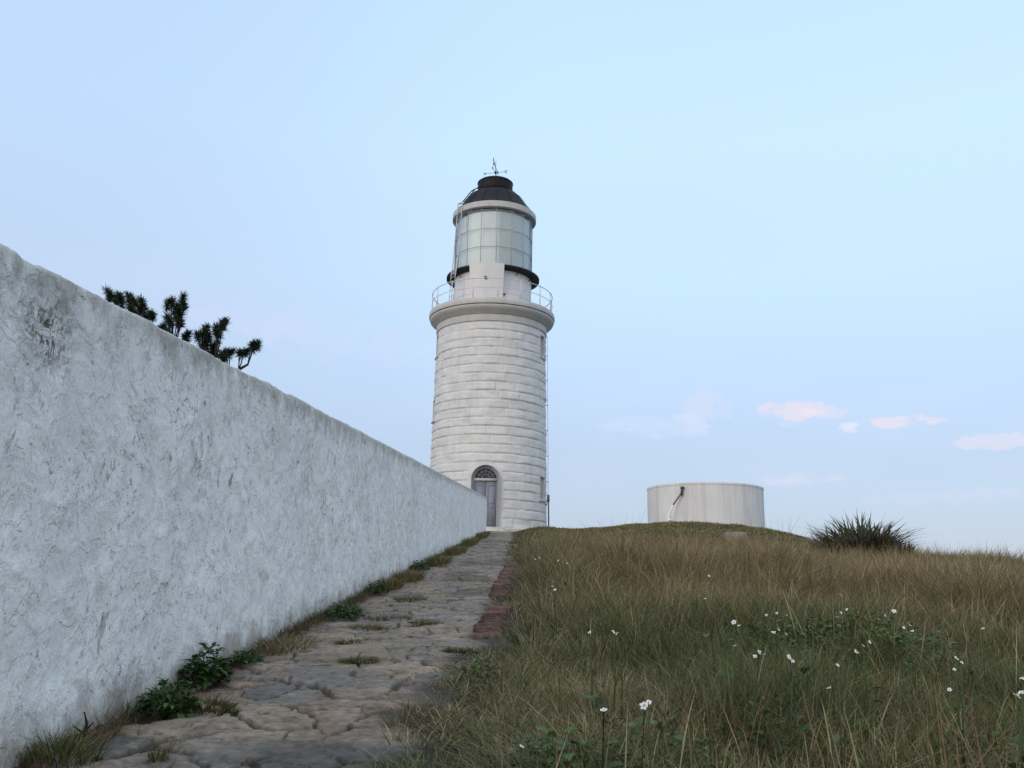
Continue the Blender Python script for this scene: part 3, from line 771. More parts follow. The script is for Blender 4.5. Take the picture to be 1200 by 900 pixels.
# ------------------------------------------------------------------ concrete block on the slope
bp = hit(862, 637); bx, by, bz = bp
def block():
    n = 7; V = []; q = []
    import itertools
    b = MB()
    W, Dp, H = .31*bp[1]/28, .2, .24*bp[1]/28
    faces = []
    for ax in range(3):
        for sg in (-1, 1):
            P_ = []
            for i in range(n+1):
                for j in range(n+1):
                    a, c = 2*i/n-1, 2*j/n-1
                    p = [0, 0, 0]; p[ax] = sg; p[(ax+1) % 3] = a; p[(ax+2) % 3] = c
                    p = np.array(p, float); r = p/np.max(np.abs(p))
                    m = p/np.linalg.norm(p, 14)
                    ns = .06*(float(fbm(m[0]*2.3+m[2]*1.7+5, m[1]*2.1-m[2]*1.3, 401, 3))-.5)
                    m = m*(1+ns); P_.append((bx+m[0]*W, by+m[1]*Dp, bz+.10+m[2]*H))
            Q = [(i*(n+1)+j, (i+1)*(n+1)+j, (i+1)*(n+1)+j+1, i*(n+1)+j+1) for i in range(n) for j in range(n)]
            if sg < 0: Q = [t[::-1] for t in Q]
            b.add(P_, Q)
    return b.build('concrete_block', M['rock'], None, True, loc=(bx, by, bz), auto=False)
tag(block(), 'small weathered concrete block lying in the grass below the tank', 'block')

# ------------------------------------------------------------------ blades
LV = {}
def blades(name, P0, H, W, az, lean, curl, col, mat, prof=(1, .85, .55, 0), parent=None, loc=None, tipcol=None, face=None):
    n = len(P0); ts = np.linspace(0, 1, len(prof)); dirv = np.stack([np.cos(az), np.sin(az), np.zeros(n)], -1)
    if face is None: face = RNG.uniform(-.9, .9, n)
    pa = az+PI/2+face; per = np.stack([np.cos(pa), np.sin(pa), np.zeros(n)], -1)
    rows = []; cols = []
    for t, w in zip(ts, prof):
        hz = lean*t + curl*t*t; up = t*np.sqrt(np.clip(1-.55*np.minimum(lean, 1)**2, .1, 1)) - .42*curl*t*t*t
        c = P0 + dirv*(H*hz)[:, None]; c[:, 2] += H*up
        cc = col if tipcol is None else col*(1-t*t) + tipcol*t*t
        if w > 0:
            rows += [c - per*(W*w*.5)[:, None], c + per*(W*w*.5)[:, None]]; cols += [cc, cc]
        else: rows.append(c); cols.append(cc)
    k = len(rows); V = np.stack(rows, 1).reshape(-1, 3); C = np.stack(cols, 1).reshape(-1, 3)
    o = np.arange(n)[:, None]*k; L = len(prof)
    q = []; t = []
    for i in range(L-1):
        if prof[i+1] > 0: q.append(o + np.array([[2*i, 2*i+1, 2*i+3, 2*i+2]]))
        else: t.append(o + np.array([[2*i, 2*i+1, 2*i+2]]))
    q = np.concatenate(q) if q else None; t = np.concatenate(t) if t else None
    return mk(name, V, q, t, mat, parent, col=C, smooth=True, loc=loc)
GREEN = np.array([.130,.145,.052]); DKGREEN = np.array([.066,.092,.032]); OLIVE = np.array([.215,.192,.084]); STRAW = np.array([.42,.345,.20]); BROWN = np.array([.245,.175,.098]); RED = np.array([.20,.115,.072])
def pick(u, pals, w):
    cw = np.cumsum(w, axis=1)/np.sum(w, axis=1)[:, None]
    k = (u[:, None] > cw).sum(1); return np.array(pals)[np.clip(k, 0, len(pals)-1)]
def meadow():
    bands = [(1.3, 4, 7600), (4, 7, 5000), (7, 12, 2800), (12, 20, 1300), (20, 30, 620), (30, 46.5, 520)]
    out = []
    for y0, y1, dens in bands:
        area = 0; xmax = lambda y: np.minimum(.60*y + 1.6, 16)
        ny = 200; yy = np.linspace(y0, y1, ny); area = np.mean(xmax(yy)-kerbx(yy))*(y1-y0)
        nt = int(dens*area/16)
        y = RNG.uniform(y0, y1, nt*2); x = RNG.uniform(-.5, 1, nt*2)*(.60*y1+2.2)
        ok = (x > kerbx(y)+.02) & (x < xmax(y)); x = x[ok]; y = y[ok]
        x = x[:nt]; y = y[:nt]
        k = 16; cx = np.repeat(x, k); cy = np.repeat(y, k); tid = np.repeat(RNG.uniform(0, 1, len(x)), k)
        sp = .035 + .012*y0**.5
        ox = RNG.normal(0, sp, len(cx)); oy = RNG.normal(0, sp, len(cx))
        out.append((cx+ox, cy+oy, np.arctan2(oy, ox), np.hypot(ox, oy)/sp, tid, cx, cy))
    X = np.concatenate([o[0] for o in out]); Y = np.concatenate([o[1] for o in out]); AZ = np.concatenate([o[2] for o in out]); OUT = np.concatenate([o[3] for o in out]); TID = np.concatenate([o[4] for o in out])
    kx = kerbx(Y); covered = (Y > 5.4) & (Y < 15) & ~((Y > 7.8) & (Y < 8.5))
    edge = kx + np.where(covered, .13, -.13) + .30*(fbm(Y*2.2, Y*0, 501, 4)-.45)
    thin = RNG.uniform(0, 1, len(X)) < sstep(0, .45, X-edge)*.92+.08
    tk_ = np.hypot(X-tx, Y-ty) > tr+.05
    tw_ = np.hypot(X-TX, Y-TY) > R0+.36
    bare = fbm(X*1.3, Y*1.3, 511, 3)
    ok = (X > edge) & thin & tk_ & tw_ & (RNG.uniform(0, 1, len(X)) < .30+1.5*sstep(.25, .5, bare)) & (RNG.uniform(0, 1, len(X)) < .25+1.4*sstep(.28, .6, fbm(X*3.4, Y*3.0, 571, 3))) & (tz(X, Y) > -3)
    X, Y, AZ, OUT, TID = X[ok], Y[ok], AZ[ok], OUT[ok], TID[ok]; n = len(X)
    AZ = AZ + RNG.normal(0, .7, n); u = RNG.uniform(0, 1, n)
    knoll = sstep(22, 31, Y)
    tall = fbm(X*.8+2, Y*.5, 521, 3); mid = sstep(5.5, 9, Y)*(1-knoll)
    band = np.exp(-((Y-10.8)/1.6)**2)*sstep(.9, 1.4, X)*(1-sstep(3.2, 4.4, X))
    H = (.120 + .12*tall + .13*mid + .16*band)*(1-.6*knoll)*RNG.uniform(.55, 1.3, n)
    pg_ = sstep(.45, .6, fbm(X*.9-4, Y*.55, 531, 4)); H = H*(.30+.70*sstep(.05, .85, X-kerbx(Y))); clump = fbm(X*2.6, Y*2.2, 561, 3); H = H*(.22+1.6*clump)*(1+.25*pg_)
    dist = np.hypot(X, Y); W = np.maximum(.0034*RNG.uniform(.45, 1.7, n), .00066*dist)
    lean = np.clip(.10 + .26*OUT*RNG.uniform(.3, 1.4, n) + .35*(1-sstep(.1, .8, X-kerbx(Y))), 0, .92); curl = RNG.uniform(.05, 1.0, n)**1.2
    patch = fbm(X*.9-4, Y*.55, 531, 4); pg = sstep(.42, .58, patch+.22*(TID-.5))
    near = 1-sstep(4.5, 8, Y)
    edgeg = 1-sstep(.3, 1.4, X-kerbx(Y))
    wg = np.clip((.18+.42*pg)*near + .16*pg + .25*edgeg + .05 + .18*knoll, 0, 2); wd = .6*near*pg + .14*pg + .05
    wo = .55 + .6*knoll + .2*edgeg; ws = (.26+.42*mid)*(1.2-pg)+.42*near*(1.05-pg); wb = .24 + .75*mid + .1*knoll; wr = .10+.36*mid*(1-.6*pg) + .12*knoll
    w = np.stack([wg, wd, wo, ws, wb, wr], 1)
    col = pick(u*.62+TID*.38, [GREEN, DKGREEN, OLIVE, STRAW, BROWN, RED], w)*RNG.uniform(.5, 1.5, n)[:, None]
    col = col*1.10; tip = col*.80 + np.array([.27,.22,.12])*.22
    Z = np.where(X < kerbx(Y)+.24, np.maximum(tz(X, Y), base(Y)+.012), tz(X, Y))-.008
    # tussocks: denser clumps that stand out from the turf, each of one kind
    nt = 520; ty_ = 2.4+RNG.uniform(0, 1, nt)**1.25*24; tx_ = kerbx(ty_)+.35+RNG.uniform(0, 1, nt)*(.60*ty_+.8); kb = 70
    tcol = np.array([GREEN, DKGREEN*1.1, OLIVE, STRAW*.95, OLIVE*1.15, BROWN])[RNG.integers(0, 6, nt)]; th_ = RNG.uniform(.13, .27, nt)*(1+.25*sstep(6, 10, ty_)); tr_ = RNG.uniform(.03, .10, nt)*(1+.02*ty_)
    a_ = RNG.uniform(0, 2*PI, nt*kb); r_ = np.sqrt(RNG.uniform(0, 1, nt*kb)); rp = lambda v: np.repeat(v, kb, 0)
    gx_ = rp(tx_)+rp(tr_)*r_*np.cos(a_); gy_ = rp(ty_)+rp(tr_)*r_*np.sin(a_); gd = np.hypot(gx_, gy_)
    X = np.r_[X, gx_]; Y = np.r_[Y, gy_]; Z = np.r_[Z, tz(gx_, gy_)-.008]; AZ = np.r_[AZ, a_+RNG.normal(0, .4, nt*kb)]; H = np.r_[H, rp(th_)*RNG.uniform(.5, 1.25, nt*kb)]
    W = np.r_[W, np.maximum(.0036*RNG.uniform(.5, 1.6, nt*kb), .00066*gd)]; lean = np.r_[lean, np.clip(.05+.6*r_*RNG.uniform(.4, 1.2, nt*kb), 0, .9)]; curl = np.r_[curl, RNG.uniform(.1, 1.1, nt*kb)]
    c_ = rp(tcol)*RNG.uniform(.6, 1.4, nt*kb)[:, None]; col = np.r_[col, c_]; tip = np.r_[tip, c_*.8+np.array([.24,.19,.10])*.2]
    nearm = Y < 9
    kind(blades('grass', np.stack([X, Y, Z], -1)[nearm], H[nearm], W[nearm], AZ[nearm], lean[nearm], curl[nearm], col[nearm], M['grass'], (1, .95, .75, .45, 0), tipcol=tip[nearm]), 'stuff')
    f = ~nearm
    kind(blades('meadow_grass', np.stack([X, Y, Z], -1)[f], H[f], W[f], AZ[f], lean[f], curl[f], col[f], M['grass'], (1, .8, 0), tipcol=tip[f]), 'stuff')
    # dry seed stalks standing above the rest
    m = 12000; y = 2+RNG.uniform(0, 1, m)**1.5*32; x = RNG.uniform(0, 1, m)*(.6*y+1.2)
    dens = fbm(x*.9+7, y*.6, 541, 3)
    ok = (x > kerbx(y)+.3) & (RNG.uniform(0, 1, m) < sstep(.35, .6, dens)*(.35+.65*sstep(4, 8, y)))
    ok &= np.hypot(x-tx, y-ty) > tr+.1
    x, y = x[ok], y[ok]; n = len(x); k = 1-.62*sstep(20, 27, y)
    H = RNG.uniform(.18, .44, n)*k; W = np.maximum(.0024, .00065*y)*RNG.uniform(.8, 1.3, n)
    c = np.where(RNG.uniform(0, 1, n)[:, None] < .5, STRAW*.85, np.where(RNG.uniform(0, 1, n)[:, None] < .5, BROWN*1.1, RED*1.1))*RNG.uniform(.7, 1.25, n)[:, None]
    kind(blades('seed_grass', np.stack([x, y, tz(x, y)-.01], -1), H, W, RNG.uniform(0, 2*PI, n), RNG.uniform(.02, .35, n), RNG.uniform(0, .4, n), c, M['grass'], (.5, .4, .4, .9, 1.25, .8, 0)), 'stuff')
    # rough grass behind the wall
    n = 9000; y = RNG.uniform(1, 44, n); x = wallx(y)-.5-RNG.uniform(0, 1, n)**1.4*7
    kind(blades('rough_grass', np.stack([x, y, tz(x, y)-.01], -1), RNG.uniform(.1, .35, n), np.full(n, .009), RNG.uniform(0, 6.28, n), RNG.uniform(.1, .5, n), RNG.uniform(.1, .6, n),
         np.where(RNG.uniform(0, 1, n)[:, None] < .6, OLIVE, BROWN)*RNG.uniform(.7, 1.2, n)[:, None], M['grass'], (1, .8, 0)), 'stuff')
    # short green growth along the foot of the wall
    n = 9000; y = 2.0+RNG.uniform(0, 1, n)**1.5*36; x = wallx(y)+.02+np.abs(RNG.normal(0, .055, n))*(1+.02*y)
    g = sstep(.42, .56, fbm(y*1.1+4, y*0, 556, 4)); ok = RNG.uniform(0, 1, n) < g; x, y = x[ok], y[ok]; n = len(x)
    kind(blades('wall_foot_grass', np.stack([x, y, base(y)+.008], -1), RNG.uniform(.03, .10, n)*(1+.02*y), np.maximum(.003, .0006*y), RNG.uniform(0, 6.28, n), RNG.uniform(.1, .9, n), RNG.uniform(.1, .9, n),
         np.array([GREEN, OLIVE, DKGREEN, BROWN])[RNG.integers(0, 4, n)]*RNG.uniform(.5, 1.3, n)[:, None], M['grass'], (1, .7, 0)), 'stuff')
    # dry red-brown litter lodged along the foot of the wall
    n = 5200; y = 1.8+RNG.uniform(0, 1, n)**1.7*36; x = wallx(y)+.015+np.abs(RNG.normal(0, .055, n))
    g = sstep(.35, .6, fbm(y*1.6, y*0, 551, 3)); ok = RNG.uniform(0, 1, n) < g; x, y = x[ok], y[ok]; n = len(x)
    kind(blades('dry_litter', np.stack([x, y, base(y)+.012], -1), RNG.uniform(.03, .10, n), np.maximum(.0025, .0005*y), RNG.uniform(0, 6.28, n), RNG.uniform(.5, .98, n), RNG.uniform(.1, .9, n),
         np.array([.15,.075,.05])*RNG.uniform(.5, 1.4, n)[:, None], M['grass'], (1, .7, 0)), 'stuff')
meadow()

# ------------------------------------------------------------------ leafy weeds
def leaf_cloud(name, C, n, spread, h, size, cols, parent, rnd, dome=True):
    """n folded leaves on a low mound at C"""
    V = []; q = []; cc = []
    a = rnd.uniform(0, 2*PI, n); rr = np.sqrt(rnd.uniform(0, 1, n)); hz = rnd.uniform(.1, 1, n)
    px = C[0] + spread[0]*rr*np.cos(a); py = C[1] + spread[1]*rr*np.sin(a)
    pz = C[2] + h*hz*(1-.75*rr**2)
    L = size*rnd.uniform(.5, 1.3, n); az = a + rnd.normal(0, .8, n); el = rnd.uniform(-.5, .75, n)
    ax = np.stack([np.cos(az)*np.cos(el), np.sin(az)*np.cos(el), np.sin(el)], -1)
    sd = np.stack([-np.sin(az), np.cos(az), rnd.uniform(-.35, .35, n)], -1)
    up = np.cross(ax, sd); P0 = np.stack([px, py, pz], -1)
    wd = L*rnd.uniform(.26, .38, n)
    pts = []
    for t, w, dz in ((0, 0.12, 0), (.3, .95, .06), (.62, .85, .05), (.88, .35, -.02), (1, .03, -.10)):
        mid = P0 + ax*(L*t)[:, None] + up*(L*dz)[:, None]
        lift = up*(wd*w*.25)[:, None]
        pts += [mid - sd*(wd*w)[:, None] + lift, mid, mid + sd*(wd*w)[:, None] + lift]
    V = np.stack(pts, 1).reshape(-1, 3); o = np.arange(n)[:, None]*15
    q = np.concatenate([o+np.array([[3*i+j, 3*i+j+1, 3*i+j+4, 3*i+j+3]]) for i in range(4) for j in (0, 1)])
    c = np.array(cols)[rnd.integers(0, len(cols), n)]*rnd.uniform(.7, 1.35, n)[:, None]
    return mk(name, V, q, None, M['leaf'], parent, col=np.repeat(c, 15, 0)), P0
def leafy(name, label, cat, C, n, spread, h, size, cols, seed, group=None):
    rnd = np.random.default_rng(seed); t = thing(name, label, cat, C, group)
    o, P0 = leaf_cloud('leaves', C, n, spread, h, size, cols, t, rnd)
    b = MB()
    for k in range(min(26, n)):
        p = P0[k]; b.tube([np.array([C[0]+(p[0]-C[0])*.15, C[1]+(p[1]-C[1])*.15, C[2]-.01]), (p+np.array(C))*.5+np.array([0, 0, h*.1]), p], [.0035, .003, .0016], 4)
    b.build('stems', M['stem'], t); return t
def tuft(name, label, cat, C, n, spread, H, cols, seed, W=.004, lean=(.1, .8), group=None):
    rnd = np.random.default_rng(seed); a = rnd.uniform(0, 2*PI, n); r = np.sqrt(rnd.uniform(0, 1, n))
    P0 = np.stack([C[0]+spread[0]*r*np.cos(a), C[1]+spread[1]*r*np.sin(a), np.full(n, C[2]-.008)], -1)
    P0[:, 2] += SL*(P0[:, 1]-C[1])
    c = np.array(cols)[rnd.integers(0, len(cols), n)]*rnd.uniform(.65, 1.35, n)[:, None]
    o = blades(name, P0, H*rnd.uniform(.45, 1.25, n), W*rnd.uniform(.7, 1.3, n), a+rnd.normal(0, .6, n), rnd.uniform(lean[0], lean[1], n)*(.4+.6*r), rnd.uniform(.1, .8, n), c, M['grass'], (1, .9, .6, 0), loc=C)
    return tag(o, label, cat, group)
def onpath(u, v):
    d = ray(u, v); t = -.75/(d[2]-SL*d[1]); p = CAM+d*t
    return np.array([p[0], p[1], SL*p[1]+.012])
LG = [(.055,.110,.030), (.085,.145,.044), (.042,.085,.028)]
MG = [(.095,.160,.042), (.13,.190,.055), (.07,.12,.034), (.14,.155,.055)]
YG = [(.13,.115,.03), (.075,.095,.03), (.16,.12,.035)]
GG = [GREEN, OLIVE, DKGREEN]; DRY = [OLIVE, STRAW*.8, GREEN, BROWN]
def wallfoot(u, v, off=.06):
    p = onpath(u, v); p[0] = max(p[0], float(wallx(p[1]))+off); return p
leafy('leafy_weed', 'bushiest dark green broad-leaved weed at the wall foot', 'weed', wallfoot(240, 806, .09), 330, (.085,.11), .17, .042, LG, 1, 'weeds along the wall foot')
leafy('leafy_weed', 'dark green leafy weed beside the flat yellowing mat of grass', 'weed', wallfoot(196, 842, .09), 300, (.09,.13), .13, .036, LG, 2, 'weeds along the wall foot')
leafy('leafy_weed', 'small sprawling green weed just beyond the bushiest wall weed', 'weed', wallfoot(287, 780, .08), 170, (.07,.15), .07, .030, LG, 3, 'weeds along the wall foot')
leafy('leafy_weed', 'low rounded green weed in the middle of the wall foot', 'weed', wallfoot(404, 726, .12), 420, (.12,.28), .11, .032, LG, 4, 'weeds along the wall foot')
leafy('leafy_weed', 'compact dark weed halfway along the wall beside short tufts', 'weed', wallfoot(441, 697, .08), 260, (.09,.22), .11, .036, LG, 5, 'weeds along the wall foot')
leafy('leafy_weed', 'dark leafy weed near the far third of the wall foot', 'weed', wallfoot(492, 669, .10), 300, (.11,.4), .12, .042, LG, 6, 'weeds along the wall foot')
tuft('grass_tuft', 'flat yellowing mat of grass spreading onto the path', 'grass tuft', onpath(236, 834), 420, (.11,.11), .055, YG, 11, .004, (.5, .98), 'grass tufts along the wall')
tuft('grass_tuft', 'low green mat at the tip of the yellowing grass mat', 'grass tuft', onpath(262, 838), 160, (.06,.035), .03, GG, 12, .004, (.5, .98), 'grass tufts along the wall')
tuft('grass_tuft', 'green grass tuft at the nearest bottom corner of the wall', 'grass tuft', wallfoot(72, 896, .1), 260, (.11,.09), .10, GG, 13, .0045, (.1, .8), 'grass tufts along the wall')
tuft('grass_tuft', 'spreading grass tuft against the wall before its middle', 'grass tuft', wallfoot(334, 762, .12), 420, (.14,.30), .085, DRY, 14, .004, (.2, .9), 'grass tufts along the wall')
for i, (u, v, sx, sy, h, lab) in enumerate(((458, 690, .10, .4, .12, 'grass tuft right behind the compact dark weed'), (480, 680, .14, .6, .13, 'olive grass tuft past halfway along the wall'),
        (514, 661, .16, .9, .15, 'long grass tuft beyond the far leafy weed'), (535, 649, .16, 1.5, .17, 'tall grass strip near the far end of the wall'),
        (552, 638, .16, 2.5, .19, 'second farthest grass strip at the wall foot'), (564, 630, .16, 3, .20, 'farthest grass strip at the end corner of the wall'))):
    tuft('grass_tuft', lab, 'grass tuft', wallfoot(u, v, sx), 420, (sx, sy), h, [GREEN, OLIVE, BROWN], 20+i, .0045+.0004*onpath(u, v)[1], (.1, .7), 'grass tufts along the wall')
for i, (u, v, sx, sy, lab) in enumerate(((455, 727, .16, .16, 'widest green grass patch in the middle path joints'), (420, 779, .09, .07, 'small green grass patch on the nearer path stones'),
        (418, 757, .12, .07, 'thin green grass patch left of the path middle'), (537, 767, .07, .06, 'grass patch at the path edge beside the near brick kerb end'),
        (497, 733, .10, .10, 'faint grass patch between path stones near the kerb'), (480, 704, .14, .25, 'low grass patch in the far path joints'), (430, 738, .1, .1, 'brownish grass patch in a path joint near the wall'), (185, 893, .03, .03, 'thin upright weed growing from the nearest path joint'))):
    up = (u == 185)
    tuft('path_grass', lab, 'grass patch', onpath(u, v), 60 if up else 480, (sx, sy), (.07 if up else .042), GG if i != 6 else DRY, 40+i, .003 if up else .004, (.0, .3) if up else (.5, .98), 'grass patches in the path')
# dark dead stalk by the wall
c = wallfoot(96, 872, .05); b = MB(); b.tube([c, c+np.array([.004, .01, .05]), c+np.array([-.004, 0, .085])], [.007, .005, .002], 6); b.tube([c+np.array([.004,.01,.03]), c+np.array([.03,.0,.055])], [.004,.0015], 5); b.tube([c+np.array([0,.0,.02]), c+np.array([-.025,-.02,.045])], [.004,.0015], 5)
tag(b.build('dead_stalk', M['bark'], None, True, loc=c, auto=False), 'short dark dead stalk standing against the wall foot', 'stalk')

# ------------------------------------------------------------------ leafy plants and flowers in the meadow
for i, (u, v, n, sp_, h, s, lab) in enumerate(((1005, 752, 1100, (.50,.45), .27, .034, 'broad green leafy bush among the thickest white flowers'), (925, 748, 620, (.40,.4), .24, .034, 'green leafy clump left of the broad flowering bush'),
        (655, 893, 620, (.24,.22), .20, .036, 'low bright green leafy plant in the nearest grass'), (765, 872, 380, (.24,.22), .19, .038, 'low leafy plant beside a single tall white flower'),
        (690, 893, 240, (.14,.16), .18, .038, 'leafy green shoots right of the low bright plant'), (1075, 752, 220, (.3,.3), .2, .03, 'green leafy clump right of the broad flowering bush'), (560, 778, 420, (.22,.3), .17, .03, 'dark green leafy clump by the grassy end of the kerb'),
        (880, 850, 300, (.2,.2), .15, .035, 'sprawling green plant in the middle of the nearest grass'), (1010, 860, 300, (.24,.2), .16, .035, 'low leafy plant in the near grass below the broad bush'), (1150, 870, 260, (.22,.2), .15, .035, 'low leafy plant at the near right corner of the meadow'),
        (655, 662, 500, (.35,.6), .24, .06, 'dark green weed clump close to the far path edge'))):
    p = hit(u, v, .12); leafy('meadow_plant', lab, 'plant', (p[0], p[1], float(tz(p[0], p[1]))), n, sp_, h, s, MG, 60+i, 'leafy plants in the meadow')
FL = [ (1122, 785, [(0,0),(-8,8),(-6,-5)], 'tall plant with the largest white flower pair at the right of the meadow'), (1190, 822, [(0,0),(3,-18),(-5,3)], 'white flowers beside the right edge of the meadow'),
 (1107, 818, [(0,0)], 'single white flower below the largest white flower pair'), (1163, 722, [(0,0)], 'lone white flower high on the right slope'), (1148, 743, [(0,0)], 'lone small white flower on the right brown grass'),
 (1062, 738, [(0,0),(-6,4),(4,8)], 'white flower trio right of the broad green bush'), (1008, 764, [(0,0),(-8,7),(8,-4)], 'bright white flower trio in front of the broad bush'), (990, 720, [(0,0),(-7,4)], 'white flower pair above the broad green bush'),
 (1045, 722, [(0,0),(-10,5)], 'white flowers right above the broad green bush'), (910, 745, [(0,0),(9,5),(-6,3)], 'white flowers on the clump left of the broad bush'), (941, 745, [(0,0),(9,-2)], 'two white flowers between the clump and the broad bush'),
 (887, 772, [(0,0),(-5,5),(6,3)], 'low white flowers at the foot of the left clump'), (922, 778, [(0,0),(4,5)], 'low white flower pair below the left clump'), (908, 725, [(0,0),(12,2),(-12,2)], 'row of white flowers on top of the left clump'),
 (967, 816, [(0,0)], 'solitary white flower in the green foreground grass below the bush'), (978, 788, [(0,0)], 'small white flower under the broad bush'), (855, 757, [(0,0),(4,7)], 'faint white flower pair left of the flowering clump'),
 (864, 740, [(0,0),(-6,-4)], 'small pale flowers at the edge of the dark grass'), (706, 843, [(0,0)], 'tall pale flower above the nearest leafy plants'), (758, 834, [(0,0),(-5,3)], 'white flowers beside the leafy foreground plant'),
 (611, 884, [(0,0)], 'nearest white flower at the bottom of the meadow'), (830, 678, [(0,0),(7,9)], 'white flowers at the top of the dark grass bank'), (825, 707, [(0,0)], 'white flower at the foot of the dark grass bank'),
 (650, 696, [(0,0),(-3,-4)], 'white flower closest to the brick kerb'), (632, 657, [(0,0),(-5,1)], 'white flowers on the dark weed near the far path'), (664, 663, [(0,0),(-10,-3)], 'tiny white flowers beside the far dark weed'),
 (722, 750, [(0,0),(-4,-2)], 'tiny white flowers in the brown middle grass'), (690, 748, [(0,0)], 'single tiny white flower left of two others in brown grass'), (982, 702, [(0,0)], 'white flower highest above the broad bush') ]
def flower(u, v, offs, label, seed):
    rnd = random.Random(seed); p = hit(u, v, .34 if v < 870 else .22)
    g = np.array([p[0], p[1], float(tz(p[0], p[1]))]); t = thing('white_flower', label, 'flower', g, 'white flowers in the meadow')
    heads = []
    if 5 < p[1] < 9 and u > 850: offs = offs + [(rnd.uniform(-18, 18), rnd.uniform(-12, 5)) for q in range(rnd.choice((2, 3, 4)))]
    for (du, dv) in offs: heads.append(at(u+du, v+dv, p[1]+rnd.uniform(-.06, .06)) + np.array([0, -.03, .022]))
    b = MB()
    for h in heads:
        b.tube([g+np.array([rnd.uniform(-.02,.02), rnd.uniform(-.02,.02), -.01]), (g+h)/2+np.array([rnd.uniform(-.02,.02), 0, .02]), h], [.003, .0025, .0018], 5)
    b.build('stem', M['stem'], t)
    leaf_cloud('leaves', g, 14, (.05,.05), max(.06, (p[2]-g[2])*.75), .045, LG, t, np.random.default_rng(seed))
    for h in heads:
        sc = rnd.uniform(.85, 1.15)*(.0115 if p[1] < 6 else .0135 if p[1] < 10 else .019)*rnd.choice((.5, .55, .65, .8)); nrm = np.array([rnd.uniform(-.9,.9), rnd.uniform(-1.2,.1), .8]); nrm /= np.linalg.norm(nrm)
        a = np.cross(nrm, [1, 0, .1]); a /= np.linalg.norm(a); c = np.cross(nrm, a); b = MB(); n = rnd.choice((5, 6, 7))
        for k in range(n):
            if n == 7 and k in (2, 3): continue
            th = 2*PI*k/n + rnd.uniform(-.1, .1)
            d = math.cos(th)*a+math.sin(th)*c; s = -math.sin(th)*a+math.cos(th)*c; lf = rnd.uniform(-.15, .25)
            pts_ = []
            for tt, w in ((.2, .12), (.5, .32), (.82, .36), (1.05, .12)):
                m_ = h + sc*(d*tt + nrm*(lf*tt*tt)); pts_ += [m_-s*sc*w, m_+s*sc*w]
            b.add(pts_, [(0,1,3,2),(2,3,5,4),(4,5,7,6)])
        bl = b.build('blossom', M['petal'], t, True, auto=False)
        b = MB(); b.tube([h-nrm*sc*.1, h+nrm*sc*.1, h+nrm*sc*.22], [sc*.3, sc*.28, sc*.1], 8); b.build('centre', M['pollen'], bl, True, auto=False)
for i, f in enumerate(FL): flower(*f, 300+i)

# ------------------------------------------------------------------ strap-leaved plant on the ridge
def strap():
    p = hit(1004, 647, .25); g = np.array([p[0], p[1], float(tz(p[0], p[1]))]); k = p[1]/1100.0
    t = thing('strap_leaf_plant', 'large dark spiky strap-leaved clump on the ridge skyline', 'plant', g)
    def set_(name, n, spread, H, W, lean, curl, cols, seed, prof=(.8, 1, 1, .95, .7, 0)):
        rnd = np.random.default_rng(seed); a = rnd.uniform(0, 2*PI, n); r = np.sqrt(rnd.uniform(0, 1, n))
        cl = rnd.integers(0, 7, n); ox = np.array([-.62, -.40, -.14, .05, .24, .46, .66])[cl]; hs = np.array([.62, .88, 1.0, .92, 1.06, .86, .62])[cl]; H = H*hs
        P0 = np.stack([g[0]+ox*spread*1.25+spread*.42*r*np.cos(a), g[1]+spread*.6*r*np.sin(a)+.2*np.sin(cl*2.3), np.full(n, g[2])], -1)
        c = np.array(cols)[rnd.integers(0, len(cols), n)]*rnd.uniform(.6, 1.4, n)[:, None]
        blades(name, P0, H*rnd.uniform(.6, 1.15, n), W*rnd.uniform(.7, 1.2, n), a+rnd.normal(0, .5, n), rnd.uniform(lean[0], lean[1], n)*(.3+.7*r), rnd.uniform(curl[0], curl[1], n), c, M['leaf'], prof, t)
    set_('leaves', 820, 32*k, 45*k+.22, .042, (.0, .55), (.05, 1.1), [(.11,.145,.08), (.09,.10,.07), (.20,.22,.15), (.16,.14,.11)], 1)
    set_('dead_leaves', 760, 35*k, 38*k+.18, .036, (.0, .7), (.1, 1.3), [(.34,.26,.19), (.24,.17,.14), (.48,.40,.30), (.15,.10,.09)], 2)
    b = MB()
    for du, h in ((22, 48), (-13, 50)):
        q0 = g+np.array([du*k, 0, 0]); b.tube([q0, q0+np.array([.02, 0, h*k*.7]), q0+np.array([.01, 0, h*k])], [.012, .02, .006], 6)
    b.build('dry_flower_stalk', M['bark'], t)
    p = hit(1052, 648, .25); g2 = np.array([p[0], p[1], float(tz(p[0], p[1]))])
    n = 70; rnd = np.random.default_rng(5); a = rnd.uniform(0, 2*PI, n)
    P0 = g2 + np.stack([.25*np.cos(a)*rnd.uniform(0, 1, n), .2*np.sin(a), 0*a], -1)
    o = blades('dry_herb', P0, rnd.uniform(.3, .62, n), np.full(n, .035), a, rnd.uniform(.05, .5, n), rnd.uniform(0, .3, n), np.array([.085,.05,.045])*rnd.uniform(.6, 1.5, n)[:, None], M['leaf'], (.3, .3, .9, 1.2, .7, 0), loc=g2)
    tag(o, 'small reddish-brown dry herb right of the spiky clump', 'plant')
strap()

